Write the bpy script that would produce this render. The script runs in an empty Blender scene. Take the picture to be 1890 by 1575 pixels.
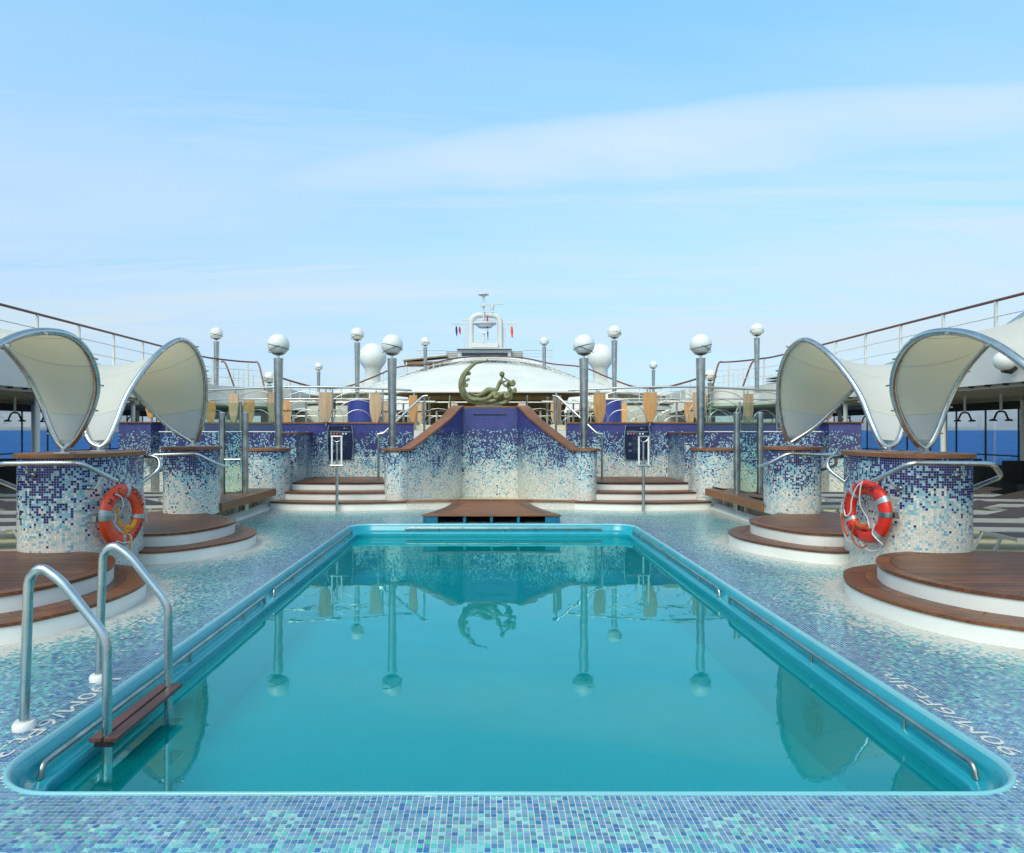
import bpy, bmesh, math, random
import numpy as np
from mathutils import Vector, Matrix

random.seed(7); rng = np.random.default_rng(11)
SC = bpy.context.scene
COL = SC.collection
R = math.radians
AX = 0.1                      # x of the ship's centre line; u = distance outboard from it

# ---------------------------------------------------------------- camera, sky, sun, exposure
cam_d = bpy.data.cameras.new('camera'); cam = bpy.data.objects.new('camera', cam_d); COL.objects.link(cam)
cam.location = (0, 0, 1.7); cam.rotation_euler = (R(90), 0, 0)
cam_d.lens = 24.0; cam_d.sensor_width = 36.0; cam_d.sensor_fit = 'HORIZONTAL'
cam_d.shift_x = 0.0254; cam_d.shift_y = 0.0034
cam_d.clip_start = 0.05; cam_d.clip_end = 90000
SC.camera = cam

SUN_EL, SUN_AZ = 47.0, 204.0          # azimuth clockwise from +Y: behind the camera, a little to the left
world = bpy.data.worlds.new('World'); SC.world = world; world.use_nodes = True
wt = world.node_tree; wt.nodes.clear()
def N(t, kind, **kw):
    n = t.nodes.new(kind)
    for k, v in kw.items(): setattr(n, k, v)
    return n
def M_(t, op, a, b=None, clamp=False):
    n = t.nodes.new('ShaderNodeMath'); n.operation = op; n.use_clamp = clamp
    for i, v in enumerate((a, b)):
        if v is None: continue
        if isinstance(v, (int, float)): n.inputs[i].default_value = v
        else: t.links.new(v, n.inputs[i])
    return n.outputs[0]
def ramp(t, src, pts):
    n = t.nodes.new('ShaderNodeValToRGB'); e = n.color_ramp.elements
    while len(e) > 1: e.remove(e[-1])
    e[0].position = pts[0][0]; e[0].color = (*pts[0][1], 1)
    for p, c in pts[1:]:
        x = e.new(p); x.color = (*c, 1)
    t.links.new(src, n.inputs[0]); return n.outputs[0]
def build_sky():
    t = wt
    sky = N(t, 'ShaderNodeTexSky', sky_type='NISHITA', sun_disc=False)
    sky.sun_elevation = R(SUN_EL); sky.sun_rotation = R(SUN_AZ); sky.altitude = 0
    sky.air_density = 1.0; sky.dust_density = 1.2; sky.ozone_density = 1.6
    tc = N(t, 'ShaderNodeTexCoord'); sp = N(t, 'ShaderNodeSeparateXYZ'); t.links.new(tc.outputs['Generated'], sp.inputs[0])
    x, y, z = sp.outputs
    zz = M_(t, 'ADD', M_(t, 'MAXIMUM', z, 0.0), 0.10)
    cx = M_(t, 'DIVIDE', x, zz); cy = M_(t, 'DIVIDE', y, zz)
    cmb = N(t, 'ShaderNodeCombineXYZ'); t.links.new(cx, cmb.inputs[0]); t.links.new(cy, cmb.inputs[1])
    mp = N(t, 'ShaderNodeMapping'); mp.inputs['Scale'].default_value = (0.22, 0.85, 1); mp.inputs['Rotation'].default_value = (0, 0, R(-14))
    t.links.new(cmb.outputs[0], mp.inputs[0])
    n1 = N(t, 'ShaderNodeTexNoise'); n1.inputs['Scale'].default_value = 1.0; n1.inputs['Detail'].default_value = 9; n1.inputs['Roughness'].default_value = 0.56; n1.inputs['Distortion'].default_value = 0.5
    t.links.new(mp.outputs[0], n1.inputs['Vector'])
    n2 = N(t, 'ShaderNodeTexNoise'); n2.inputs['Scale'].default_value = 0.42; n2.inputs['Detail'].default_value = 3
    t.links.new(mp.outputs[0], n2.inputs['Vector'])
    wisps = ramp(t, M_(t, 'ADD', M_(t, 'MULTIPLY', n1.outputs[0], 0.65), M_(t, 'MULTIPLY', n2.outputs[0], 0.45)), [(0.46, (0, 0, 0)), (0.62, (1, 1, 1))])
    lowmask = ramp(t, z, [(0.0, (0.55, 0.55, 0.55)), (0.08, (0.95, 0.95, 0.95)), (0.22, (0.8, 0.8, 0.8)), (0.38, (0.32, 0.32, 0.32)), (0.6, (0.18, 0.18, 0.18))])
    wm = M_(t, 'MULTIPLY', wisps, lowmask)
    # one long lens-shaped cloud ahead of the ship
    yy = M_(t, 'MAXIMUM', y, 0.05)
    gx = M_(t, 'DIVIDE', x, yy); gz = M_(t, 'DIVIDE', z, yy)
    dist = M_(t, 'MULTIPLY', M_(t, 'SUBTRACT', n1.outputs[0], 0.5), 0.16)
    ax_ = M_(t, 'SUBTRACT', gx, 0.36)
    bz = M_(t, 'ADD', M_(t, 'SUBTRACT', M_(t, 'SUBTRACT', gz, 0.425), M_(t, 'MULTIPLY', ax_, 0.095)), dist)
    e1 = M_(t, 'POWER', M_(t, 'ABSOLUTE', M_(t, 'DIVIDE', ax_, 0.84)), 2.0)
    e2 = M_(t, 'POWER', M_(t, 'ABSOLUTE', M_(t, 'DIVIDE', bz, 0.066)), 2.0)
    lens = ramp(t, M_(t, 'ADD', e1, e2), [(0.0, (1, 1, 1)), (0.45, (0.75, 0.75, 0.75)), (0.8, (0.3, 0.3, 0.3)), (1.05, (0, 0, 0))])
    front = M_(t, 'GREATER_THAN', y, 0.06)
    lens = M_(t, 'MULTIPLY', M_(t, 'MULTIPLY', lens, front), M_(t, 'ADD', M_(t, 'MULTIPLY', M_(t, 'SUBTRACT', n1.outputs[0], 0.35), 2.6), 0.26), True)
    mp3 = N(t, 'ShaderNodeMapping'); mp3.inputs['Scale'].default_value = (0.5, 2.6, 1); mp3.inputs['Rotation'].default_value = (0, 0, R(9)); mp3.inputs['Location'].default_value = (3.3, 1.2, 0)
    t.links.new(cmb.outputs[0], mp3.inputs[0]); n3 = N(t, 'ShaderNodeTexNoise'); n3.inputs['Scale'].default_value = 0.8; n3.inputs['Detail'].default_value = 8; n3.inputs['Roughness'].default_value = 0.6; n3.inputs['Distortion'].default_value = 0.8
    t.links.new(mp3.outputs[0], n3.inputs['Vector'])
    fine = M_(t, 'MULTIPLY', ramp(t, n3.outputs[0], [(0.45, (0, 0, 0)), (0.61, (1, 1, 1))]), M_(t, 'MULTIPLY', lowmask, 0.9))
    wm = M_(t, 'MAXIMUM', M_(t, 'MULTIPLY', wm, 0.9), fine)
    m = M_(t, 'MAXIMUM', wm, lens, True)
    # clear sky: Nishita multiplied towards the photograph's cyan-blue
    tint = N(t, 'ShaderNodeMix', data_type='RGBA', blend_type='MULTIPLY'); tint.inputs[0].default_value = 1.0
    t.links.new(sky.outputs[0], tint.inputs[6]); t.links.new(ramp(t, z, [(0.0, (0.122, 0.16, 0.225)), (0.12, (0.172, 0.20, 0.242)), (0.30, (0.285, 0.33, 0.325)), (0.55, (0.28, 0.465, 0.425)), (0.8, (0.37, 0.42, 0.36))]), tint.inputs[7])
    sc4 = N(t, 'ShaderNodeVectorMath', operation='SCALE'); t.links.new(tint.outputs[2], sc4.inputs[0]); sc4.inputs['Scale'].default_value = 4.0
    cs = N(t, 'ShaderNodeVectorMath', operation='SCALE'); cs.inputs['Scale'].default_value = 10.0
    mix = N(t, 'ShaderNodeMix', data_type='RGBA'); t.links.new(m, mix.inputs[0]); t.links.new(sc4.outputs[0], mix.inputs[6]); t.links.new(ramp(t, z, [(0.0, (0.325, 0.39, 0.42)), (0.25, (0.36, 0.42, 0.445)), (0.42, CLOUD_HI)]), cs.inputs[0]); t.links.new(cs.outputs[0], mix.inputs[7])
    bg = N(t, 'ShaderNodeBackground'); t.links.new(mix.outputs[2], bg.inputs[0]); bg.inputs[1].default_value = 0.15
    out = N(t, 'ShaderNodeOutputWorld'); t.links.new(bg.outputs[0], out.inputs[0])
SKY_TINT = (1.25, 1.35, 1.2, 1); CLOUD_HI = (0.42, 0.455, 0.49)
build_sky()
sd = bpy.data.lights.new('sun', 'SUN'); sun = bpy.data.objects.new('sun', sd); COL.objects.link(sun)
sd.energy = 1.5; sd.angle = R(32); sd.color = (1.0, 0.90, 0.76)
el, az = R(SUN_EL), R(SUN_AZ)
sdir = Vector((math.sin(az)*math.cos(el), math.cos(az)*math.cos(el), math.sin(el)))
sun.rotation_euler = (-sdir).to_track_quat('-Z', 'Y').to_euler(); sun.location = sdir*50
vs = SC.view_settings; vs.view_transform = 'Standard'; vs.look = 'None'; vs.gamma = 1.0; vs.exposure = 0.42
try: vs.use_curve_mapping = False
except Exception: pass
SC.cycles.max_bounces = 8; SC.cycles.transparent_max_bounces = 12
SC.cycles.caustics_reflective = False; SC.cycles.caustics_refractive = False

# ---------------------------------------------------------------- materials
def lin(c):
    return tuple((v/255/12.92 if v/255 <= 0.04045 else ((v/255+0.055)/1.055)**2.4) for v in c)
def pmat(name, col, rough=0.5, metal=0.0, spec=0.5, noise=0.0, nscale=8.0, bump=0.0, bscale=60.0, coat=0.0, emit=None, var=0.0, trans=None):
    m = bpy.data.materials.new(name); m.use_nodes = True; t = m.node_tree
    b = t.nodes['Principled BSDF']
    b.inputs['Base Color'].default_value = (*col, 1); b.inputs['Roughness'].default_value = rough
    b.inputs['Metallic'].default_value = metal; b.inputs['Specular IOR Level'].default_value = spec
    if coat: b.inputs['Coat Weight'].default_value = coat; b.inputs['Coat Roughness'].default_value = 0.12
    tc = t.nodes.new('ShaderNodeTexCoord')
    src = None
    if noise > 0:
        n = t.nodes.new('ShaderNodeTexNoise'); n.inputs['Scale'].default_value = nscale; n.inputs['Detail'].default_value = 6
        t.links.new(tc.outputs['Object'], n.inputs['Vector'])
        lo = tuple(c*(1-noise) for c in col); hi = tuple(min(1, c*(1+noise)) for c in col)
        src = ramp(t, n.outputs[0], [(0.3, lo), (0.7, hi)])
        rr = M_(t, 'ADD', M_(t, 'MULTIPLY', n.outputs[0], 0.2), rough-0.1, True); t.links.new(rr, b.inputs['Roughness'])
    if var > 0:
        oi = t.nodes.new('ShaderNodeObjectInfo'); hsv = t.nodes.new('ShaderNodeHueSaturation')
        t.links.new(M_(t, 'ADD', M_(t, 'MULTIPLY', oi.outputs['Random'], 2*var), 1-var), hsv.inputs['Value'])
        if src: t.links.new(src, hsv.inputs['Color'])
        else: hsv.inputs['Color'].default_value = (*col, 1)
        src = hsv.outputs[0]
    if src: t.links.new(src, b.inputs['Base Color'])
    if bump > 0:
        n = t.nodes.new('ShaderNodeTexNoise'); n.inputs['Scale'].default_value = bscale; n.inputs['Detail'].default_value = 4
        t.links.new(tc.outputs['Object'], n.inputs['Vector'])
        bp = t.nodes.new('ShaderNodeBump'); bp.inputs['Strength'].default_value = bump; bp.inputs['Distance'].default_value = 0.01
        t.links.new(n.outputs[0], bp.inputs['Height']); t.links.new(bp.outputs[0], b.inputs['Normal'])
    if emit: b.inputs['Emission Color'].default_value = (*col, 1); b.inputs['Emission Strength'].default_value = emit
    return m
def teak_mat(name, dark, light, rough=0.4, axis=0, coat=0.25):
    m = bpy.data.materials.new(name); m.use_nodes = True; t = m.node_tree; b = t.nodes['Principled BSDF']
    tc = t.nodes.new('ShaderNodeTexCoord'); mp = t.nodes.new('ShaderNodeMapping')
    s = [42.0, 42.0, 42.0]; s[axis] = 2.2; mp.inputs['Scale'].default_value = s
    t.links.new(tc.outputs['Object'], mp.inputs[0])
    n = t.nodes.new('ShaderNodeTexNoise'); n.inputs['Scale'].default_value = 1.0; n.inputs['Detail'].default_value = 7; n.inputs['Roughness'].default_value = 0.6
    oi = t.nodes.new('ShaderNodeObjectInfo')
    n.noise_dimensions = '4D'; t.links.new(M_(t, 'MULTIPLY', oi.outputs['Random'], 20.0), n.inputs['W'])
    t.links.new(mp.outputs[0], n.inputs['Vector'])
    c = ramp(t, n.outputs[0], [(0.28, dark), (0.72, light)])
    n2 = t.nodes.new('ShaderNodeTexNoise'); n2.inputs['Scale'].default_value = 1.7; n2.inputs['Detail'].default_value = 3
    t.links.new(tc.outputs['Object'], n2.inputs['Vector'])
    hsv = t.nodes.new('ShaderNodeHueSaturation')
    v = M_(t, 'ADD', M_(t, 'MULTIPLY', oi.outputs['Random'], 0.5), M_(t, 'ADD', M_(t, 'MULTIPLY', n2.outputs[0], 0.7), 0.42))
    t.links.new(v, hsv.inputs['Value']); t.links.new(c, hsv.inputs['Color']); t.links.new(hsv.outputs[0], b.inputs['Base Color'])
    t.links.new(M_(t, 'ADD', M_(t, 'MULTIPLY', n2.outputs[0], 0.35), rough-0.17), b.inputs['Roughness'])
    bp = t.nodes.new('ShaderNodeBump'); bp.inputs['Strength'].default_value = 0.25; bp.inputs['Distance'].default_value = 0.003
    t.links.new(n.outputs[0], bp.inputs['Height']); t.links.new(bp.outputs[0], b.inputs['Normal'])
    b.inputs['Coat Weight'].default_value = coat; b.inputs['Coat Roughness'].default_value = 0.25
    return m
def tile_mat(name, rough=0.22, coat=0.3):
    m = bpy.data.materials.new(name); m.use_nodes = True; t = m.node_tree; b = t.nodes['Principled BSDF']
    a = t.nodes.new('ShaderNodeAttribute'); a.attribute_name = 'tint'; a.attribute_type = 'GEOMETRY'
    tc = t.nodes.new('ShaderNodeTexCoord'); n = t.nodes.new('ShaderNodeTexNoise'); n.inputs['Scale'].default_value = 55; n.inputs['Detail'].default_value = 4
    t.links.new(tc.outputs['Object'], n.inputs['Vector'])
    hsv = t.nodes.new('ShaderNodeHueSaturation'); t.links.new(M_(t, 'ADD', M_(t, 'MULTIPLY', n.outputs[0], 0.5), 0.75), hsv.inputs['Value'])
    t.links.new(a.outputs['Color'], hsv.inputs['Color']); t.links.new(hsv.outputs[0], b.inputs['Base Color'])
    b.inputs['Roughness'].default_value = rough; b.inputs['Coat Weight'].default_value = coat; b.inputs['Coat Roughness'].default_value = 0.08
    return m
MT = {}
MT['grout'] = pmat('deck_grout', lin((222, 214, 204)), 0.8, noise=0.12, nscale=3)
MT['wgrout'] = pmat('wall_grout', lin((196, 184, 172)), 0.85, noise=0.1, nscale=4)
MT['tile'] = tile_mat('mosaic_deck', 0.24, 0.35)
MT['wtile'] = tile_mat('mosaic_wall', 0.25, 0.3)
MT['white'] = pmat('white_paint', (0.78, 0.75, 0.69), 0.42, noise=0.05, nscale=2.5, bump=0.05, bscale=12)
MT['bwhite'] = pmat('ship_white_paint', (0.66, 0.64, 0.59), 0.45, noise=0.07, nscale=0.6)
MT['steel'] = pmat('stainless_steel', (0.58, 0.58, 0.56), 0.27, metal=1.0, noise=0.10, nscale=9)
MT['dsteel'] = pmat('weathered_steel', (0.42, 0.42, 0.38), 0.3, metal=1.0, noise=0.25, nscale=6)
MT['teak'] = teak_mat('teak_planks', (0.055, 0.017, 0.006), (0.24, 0.080, 0.024), coat=0.08)
MT['teaky'] = teak_mat('teak_lengthwise', (0.07, 0.022, 0.008), (0.22, 0.08, 0.028), axis=1, coat=0.08)
MT['teakl'] = teak_mat('teak_light', (0.14, 0.046, 0.016), (0.34, 0.128, 0.043), rough=0.5, coat=0.05)
MT['dteak'] = teak_mat('dark_ladder_wood', (0.035, 0.013, 0.010), (0.12, 0.045, 0.034), axis=1, coat=0.1)
MT['rsteel'] = pmat('satin_rail_steel', (0.50, 0.50, 0.48), 0.42, metal=0.85)
MT['caulk'] = pmat('black_caulk', (0.018, 0.015, 0.013), 0.6)
MT['panel'] = teak_mat('varnished_wood', (0.36, 0.16, 0.05), (0.64, 0.34, 0.13), rough=0.3, axis=2, coat=0.5)
MT['panelp'] = teak_mat('bleached_wood', (0.36, 0.22, 0.12), (0.60, 0.41, 0.26), rough=0.5, axis=2, coat=0.1)
MT['poolp'] = pmat('turquoise_pool_paint', (0.002, 0.80, 0.82), 0.4, noise=0.08, nscale=2, coat=0.3)
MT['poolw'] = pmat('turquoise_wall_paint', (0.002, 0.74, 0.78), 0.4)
MT['rimpaint'] = pmat('dark_turquoise_rim_paint', (0.004, 0.30, 0.37), 0.3, noise=0.1, nscale=3, coat=0.3)
MT['coping'] = pmat('turquoise_coping', (0.19, 0.46, 0.50), 0.25, noise=0.06, nscale=3, coat=0.4)
def fabric_mat(name, col, back):
    m = bpy.data.materials.new(name); m.use_nodes = True; t = m.node_tree; b = t.nodes['Principled BSDF']; o = t.nodes['Material Output']
    tc = N(t, 'ShaderNodeTexCoord'); n = N(t, 'ShaderNodeTexNoise'); n.inputs['Scale'].default_value = 2.3; n.inputs['Detail'].default_value = 5
    t.links.new(tc.outputs['Object'], n.inputs['Vector'])
    c = ramp(t, n.outputs[0], [(0.3, tuple(v*0.92 for v in col)), (0.7, col)]); t.links.new(c, b.inputs['Base Color']); b.inputs['Roughness'].default_value = 0.75
    mp = N(t, 'ShaderNodeMapping'); mp.inputs['Scale'].default_value = (9, 1.4, 1.4); t.links.new(tc.outputs['Object'], mp.inputs[0])
    n2 = N(t, 'ShaderNodeTexNoise'); n2.inputs['Scale'].default_value = 1.0; n2.inputs['Detail'].default_value = 3; t.links.new(mp.outputs[0], n2.inputs['Vector'])
    bp = N(t, 'ShaderNodeBump'); bp.inputs['Strength'].default_value = 0.18; bp.inputs['Distance'].default_value = 0.03; t.links.new(n2.outputs[0], bp.inputs['Height']); t.links.new(bp.outputs[0], b.inputs['Normal'])
    tl = N(t, 'ShaderNodeBsdfTranslucent'); tl.inputs[0].default_value = (*back, 1)
    mx = N(t, 'ShaderNodeMixShader'); mx.inputs[0].default_value = 0.36; t.links.new(b.outputs[0], mx.inputs[1]); t.links.new(tl.outputs[0], mx.inputs[2]); t.links.new(mx.outputs[0], o.inputs[0]); return m
MT['sail'] = fabric_mat('cream_sail_fabric', (0.78, 0.755, 0.68), (0.80, 0.62, 0.33))
MT['patch'] = fabric_mat('patch_fabric', (0.76, 0.75, 0.71), (0.60, 0.56, 0.46))
MT['canopy'] = pmat('white_canopy_fabric', (0.70, 0.665, 0.59), 0.7, noise=0.05, nscale=0.8, bump=0.3, bscale=1.2)
MT['globe'] = pmat('opal_glass', (0.76, 0.74, 0.68), 0.2, coat=0.3)
MT['black'] = pmat('black_plastic', (0.012, 0.012, 0.014), 0.45)
MT['wicker'] = pmat('black_wicker', (0.016, 0.014, 0.013), 0.6, bump=0.8, bscale=140)
MT['orange'] = pmat('orange_ring_shell', lin((238, 74, 30)), 0.38, noise=0.08, nscale=10, coat=0.2)
MT['red'] = pmat('red_ring_shell', lin((218, 42, 22)), 0.38, noise=0.08, nscale=10, coat=0.2)
MT['tape'] = pmat('reflective_tape', (0.42, 0.47, 0.48), 0.3, metal=0.4)
MT['letter'] = pmat('black_lettering', (0.02, 0.015, 0.012), 0.5)
MT['rope'] = pmat('white_rope', (0.72, 0.70, 0.66), 0.8, bump=0.6, bscale=400)
MT['yrope'] = pmat('yellow_rope', lin((240, 160, 30)), 0.7, bump=0.6, bscale=300)
MT['orope'] = pmat('orange_rope', lin((196, 80, 30)), 0.7, bump=0.6, bscale=300)
MT['sling'] = pmat('brown_mesh_fabric', (0.055, 0.036, 0.032), 0.7, noise=0.2, nscale=40)
MT['alu'] = pmat('pale_aluminium', (0.60, 0.60, 0.57), 0.35, metal=0.6)
MT['board'] = pmat('navy_board', (0.008, 0.014, 0.05), 0.25, coat=0.3)
MT['print'] = pmat('board_print', (0.10, 0.12, 0.17), 0.5)
MT['pgreen'] = pmat('green_print', lin((120, 170, 160)), 0.5); MT['pred'] = pmat('red_print', lin((215, 90, 100)), 0.5); MT['pwhite'] = pmat('white_print', (0.7, 0.7, 0.72), 0.5)
MT['bronze'] = pmat('green_bronze', (0.20, 0.19, 0.085), 0.5, noise=0.4, nscale=5, bump=0.2, bscale=20)
MT['floor'] = pmat('beige_deck_coating', lin((205, 197, 165)), 0.6, noise=0.1, nscale=1.5)
MT['soffit'] = pmat('soffit_paint', (0.36, 0.34, 0.30), 0.7, noise=0.08, nscale=1)
MT['brown'] = pmat('brown_panelling', (0.27, 0.18, 0.09), 0.6, noise=0.15, nscale=1)
MT['paintl'] = pmat('cream_letter_paint', (0.60, 0.57, 0.53), 0.6)
MT['dglass'] = pmat('dark_window_glass', (0.01, 0.015, 0.03), 0.08, coat=0.5)
MT['violet'] = pmat('blue_violet_tile', (0.035, 0.05, 0.24), 0.3, noise=0.3, nscale=30, coat=0.3)
MT['bluetile'] = pmat('blue_pool_tile', (0.01, 0.14, 0.23), 0.25, noise=0.3, nscale=30, coat=0.4)
MT['rubred'] = pmat('flag_red', lin((190, 30, 50)), 0.7); MT['fblue'] = pmat('flag_blue', lin((30, 45, 110)), 0.7); MT['forange'] = pmat('flag_orange', lin((235, 95, 35)), 0.7)
MT['handrail'] = pmat('brown_handrail', (0.16, 0.05, 0.028), 0.4, noise=0.15, nscale=10)
MT['yellow'] = pmat('yellow_plastic', lin((225, 180, 70)), 0.5)
MT['lens'] = pmat('underwater_lens', (0.03, 0.38, 0.28), 0.2)
def glass_mat(name, tint, refl=1.0):
    m = bpy.data.materials.new(name); m.use_nodes = True; t = m.node_tree; t.nodes.clear()
    tr = N(t, 'ShaderNodeBsdfTransparent'); tr.inputs[0].default_value = (*tint, 1)
    gl = N(t, 'ShaderNodeBsdfGlossy'); gl.inputs['Roughness'].default_value = 0.02
    fr = N(t, 'ShaderNodeFresnel'); fr.inputs[0].default_value = 1.45
    mx = N(t, 'ShaderNodeMixShader'); t.links.new(M_(t, 'MULTIPLY', fr.outputs[0], refl), mx.inputs[0])
    t.links.new(tr.outputs[0], mx.inputs[1]); t.links.new(gl.outputs[0], mx.inputs[2])
    o = N(t, 'ShaderNodeOutputMaterial'); t.links.new(mx.outputs[0], o.inputs[0]); return m
MT['glass'] = glass_mat('clear_glass', (0.80, 0.90, 0.85))
MT['pane'] = glass_mat('window_glass', (0.92, 0.94, 0.98), 0.4)
def water_mat():
    m = bpy.data.materials.new('pool_water'); m.use_nodes = True; t = m.node_tree; t.nodes.clear()
    tc = N(t, 'ShaderNodeTexCoord'); mp = N(t, 'ShaderNodeMapping'); mp.inputs['Scale'].default_value = (1, 1.0, 1)
    t.links.new(tc.outputs['Object'], mp.inputs[0])
    n = N(t, 'ShaderNodeTexNoise'); n.inputs['Scale'].default_value = 2.0; n.inputs['Detail'].default_value = 3.0; n.inputs['Roughness'].default_value = 0.45
    t.links.new(mp.outputs[0], n.inputs['Vector'])
    bp = N(t, 'ShaderNodeBump'); bp.inputs['Strength'].default_value = 0.6; bp.inputs['Distance'].default_value = 0.0026
    t.links.new(n.outputs[0], bp.inputs['Height'])
    tr = N(t, 'ShaderNodeBsdfTransparent'); tr.inputs[0].default_value = (0.55, 0.99, 0.99, 1)
    df = N(t, 'ShaderNodeBsdfDiffuse'); df.inputs[0].default_value = (0.0, 0.86, 0.88, 1)
    body = N(t, 'ShaderNodeMixShader'); body.inputs[0].default_value = 0.13; t.links.new(tr.outputs[0], body.inputs[1]); t.links.new(df.outputs[0], body.inputs[2])
    gl = N(t, 'ShaderNodeBsdfGlossy'); gl.inputs['Roughness'].default_value = 0.0; gl.inputs[0].default_value = (0.55, 1.0, 1.0, 1)
    t.links.new(bp.outputs[0], gl.inputs['Normal'])
    fr = N(t, 'ShaderNodeFresnel'); fr.inputs[0].default_value = 1.8; t.links.new(bp.outputs[0], fr.inputs['Normal'])
    mx = N(t, 'ShaderNodeMixShader'); t.links.new(fr.outputs[0], mx.inputs[0])
    t.links.new(body.outputs[0], mx.inputs[1]); t.links.new(gl.outputs[0], mx.inputs[2])
    o = N(t, 'ShaderNodeOutputMaterial'); t.links.new(mx.outputs[0], o.inputs[0]); return m
MT['water'] = water_mat()
def sea_mat():
    m = pmat('sea_water', (0.0, 0.11, 0.33), 0.5, spec=0.04)
    t = m.node_tree; b = t.nodes['Principled BSDF']; tc = N(t, 'ShaderNodeTexCoord')
    mp = N(t, 'ShaderNodeMapping'); mp.inputs['Scale'].default_value = (0.006, 0.012, 1); t.links.new(tc.outputs['Object'], mp.inputs[0])
    n = N(t, 'ShaderNodeTexNoise'); n.inputs['Scale'].default_value = 1.0; n.inputs['Detail'].default_value = 14; n.inputs['Roughness'].default_value = 0.72; t.links.new(mp.outputs[0], n.inputs['Vector'])
    c = ramp(t, n.outputs[0], [(0.35, (0.0, 0.05, 0.19)), (0.65, (0.0, 0.125, 0.34))]); t.links.new(c, b.inputs['Base Color'])
    bp = N(t, 'ShaderNodeBump'); bp.inputs['Strength'].default_value = 0.5; bp.inputs['Distance'].default_value = 1.0
    t.links.new(n.outputs[0], bp.inputs['Height']); t.links.new(bp.outputs[0], b.inputs['Normal']); return m
MT['sea'] = sea_mat()

# ---------------------------------------------------------------- object helpers
def tag(o, label=None, cat=None, group=None, kind=None):
    if label: o['label'] = label
    if cat: o['category'] = cat
    if group: o['group'] = group
    if kind: o['kind'] = kind
    return o
def thing(name, label, cat, loc=(0, 0, 0), group=None):
    o = bpy.data.objects.new(name, None); COL.objects.link(o); o.location = loc; o.empty_display_size = 0.2
    return tag(o, label, cat, group)
def put(name, me, mats, parent=None, smooth=False, kind=None, label=None):
    if not isinstance(mats, (list, tuple)): mats = [mats]
    for m in mats: me.materials.append(m)
    o = bpy.data.objects.new(name, me); COL.objects.link(o)
    if smooth:
        me.shade_smooth()
    if parent is not None:
        o.parent = parent
        if parent.type == 'EMPTY': o.matrix_parent_inverse = Matrix.Translation(-parent.location)
    if kind: o['kind'] = kind
    if label: o['label'] = label
    return o
def P(s, u, y, z): return (AX + s*u, y, z)
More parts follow.
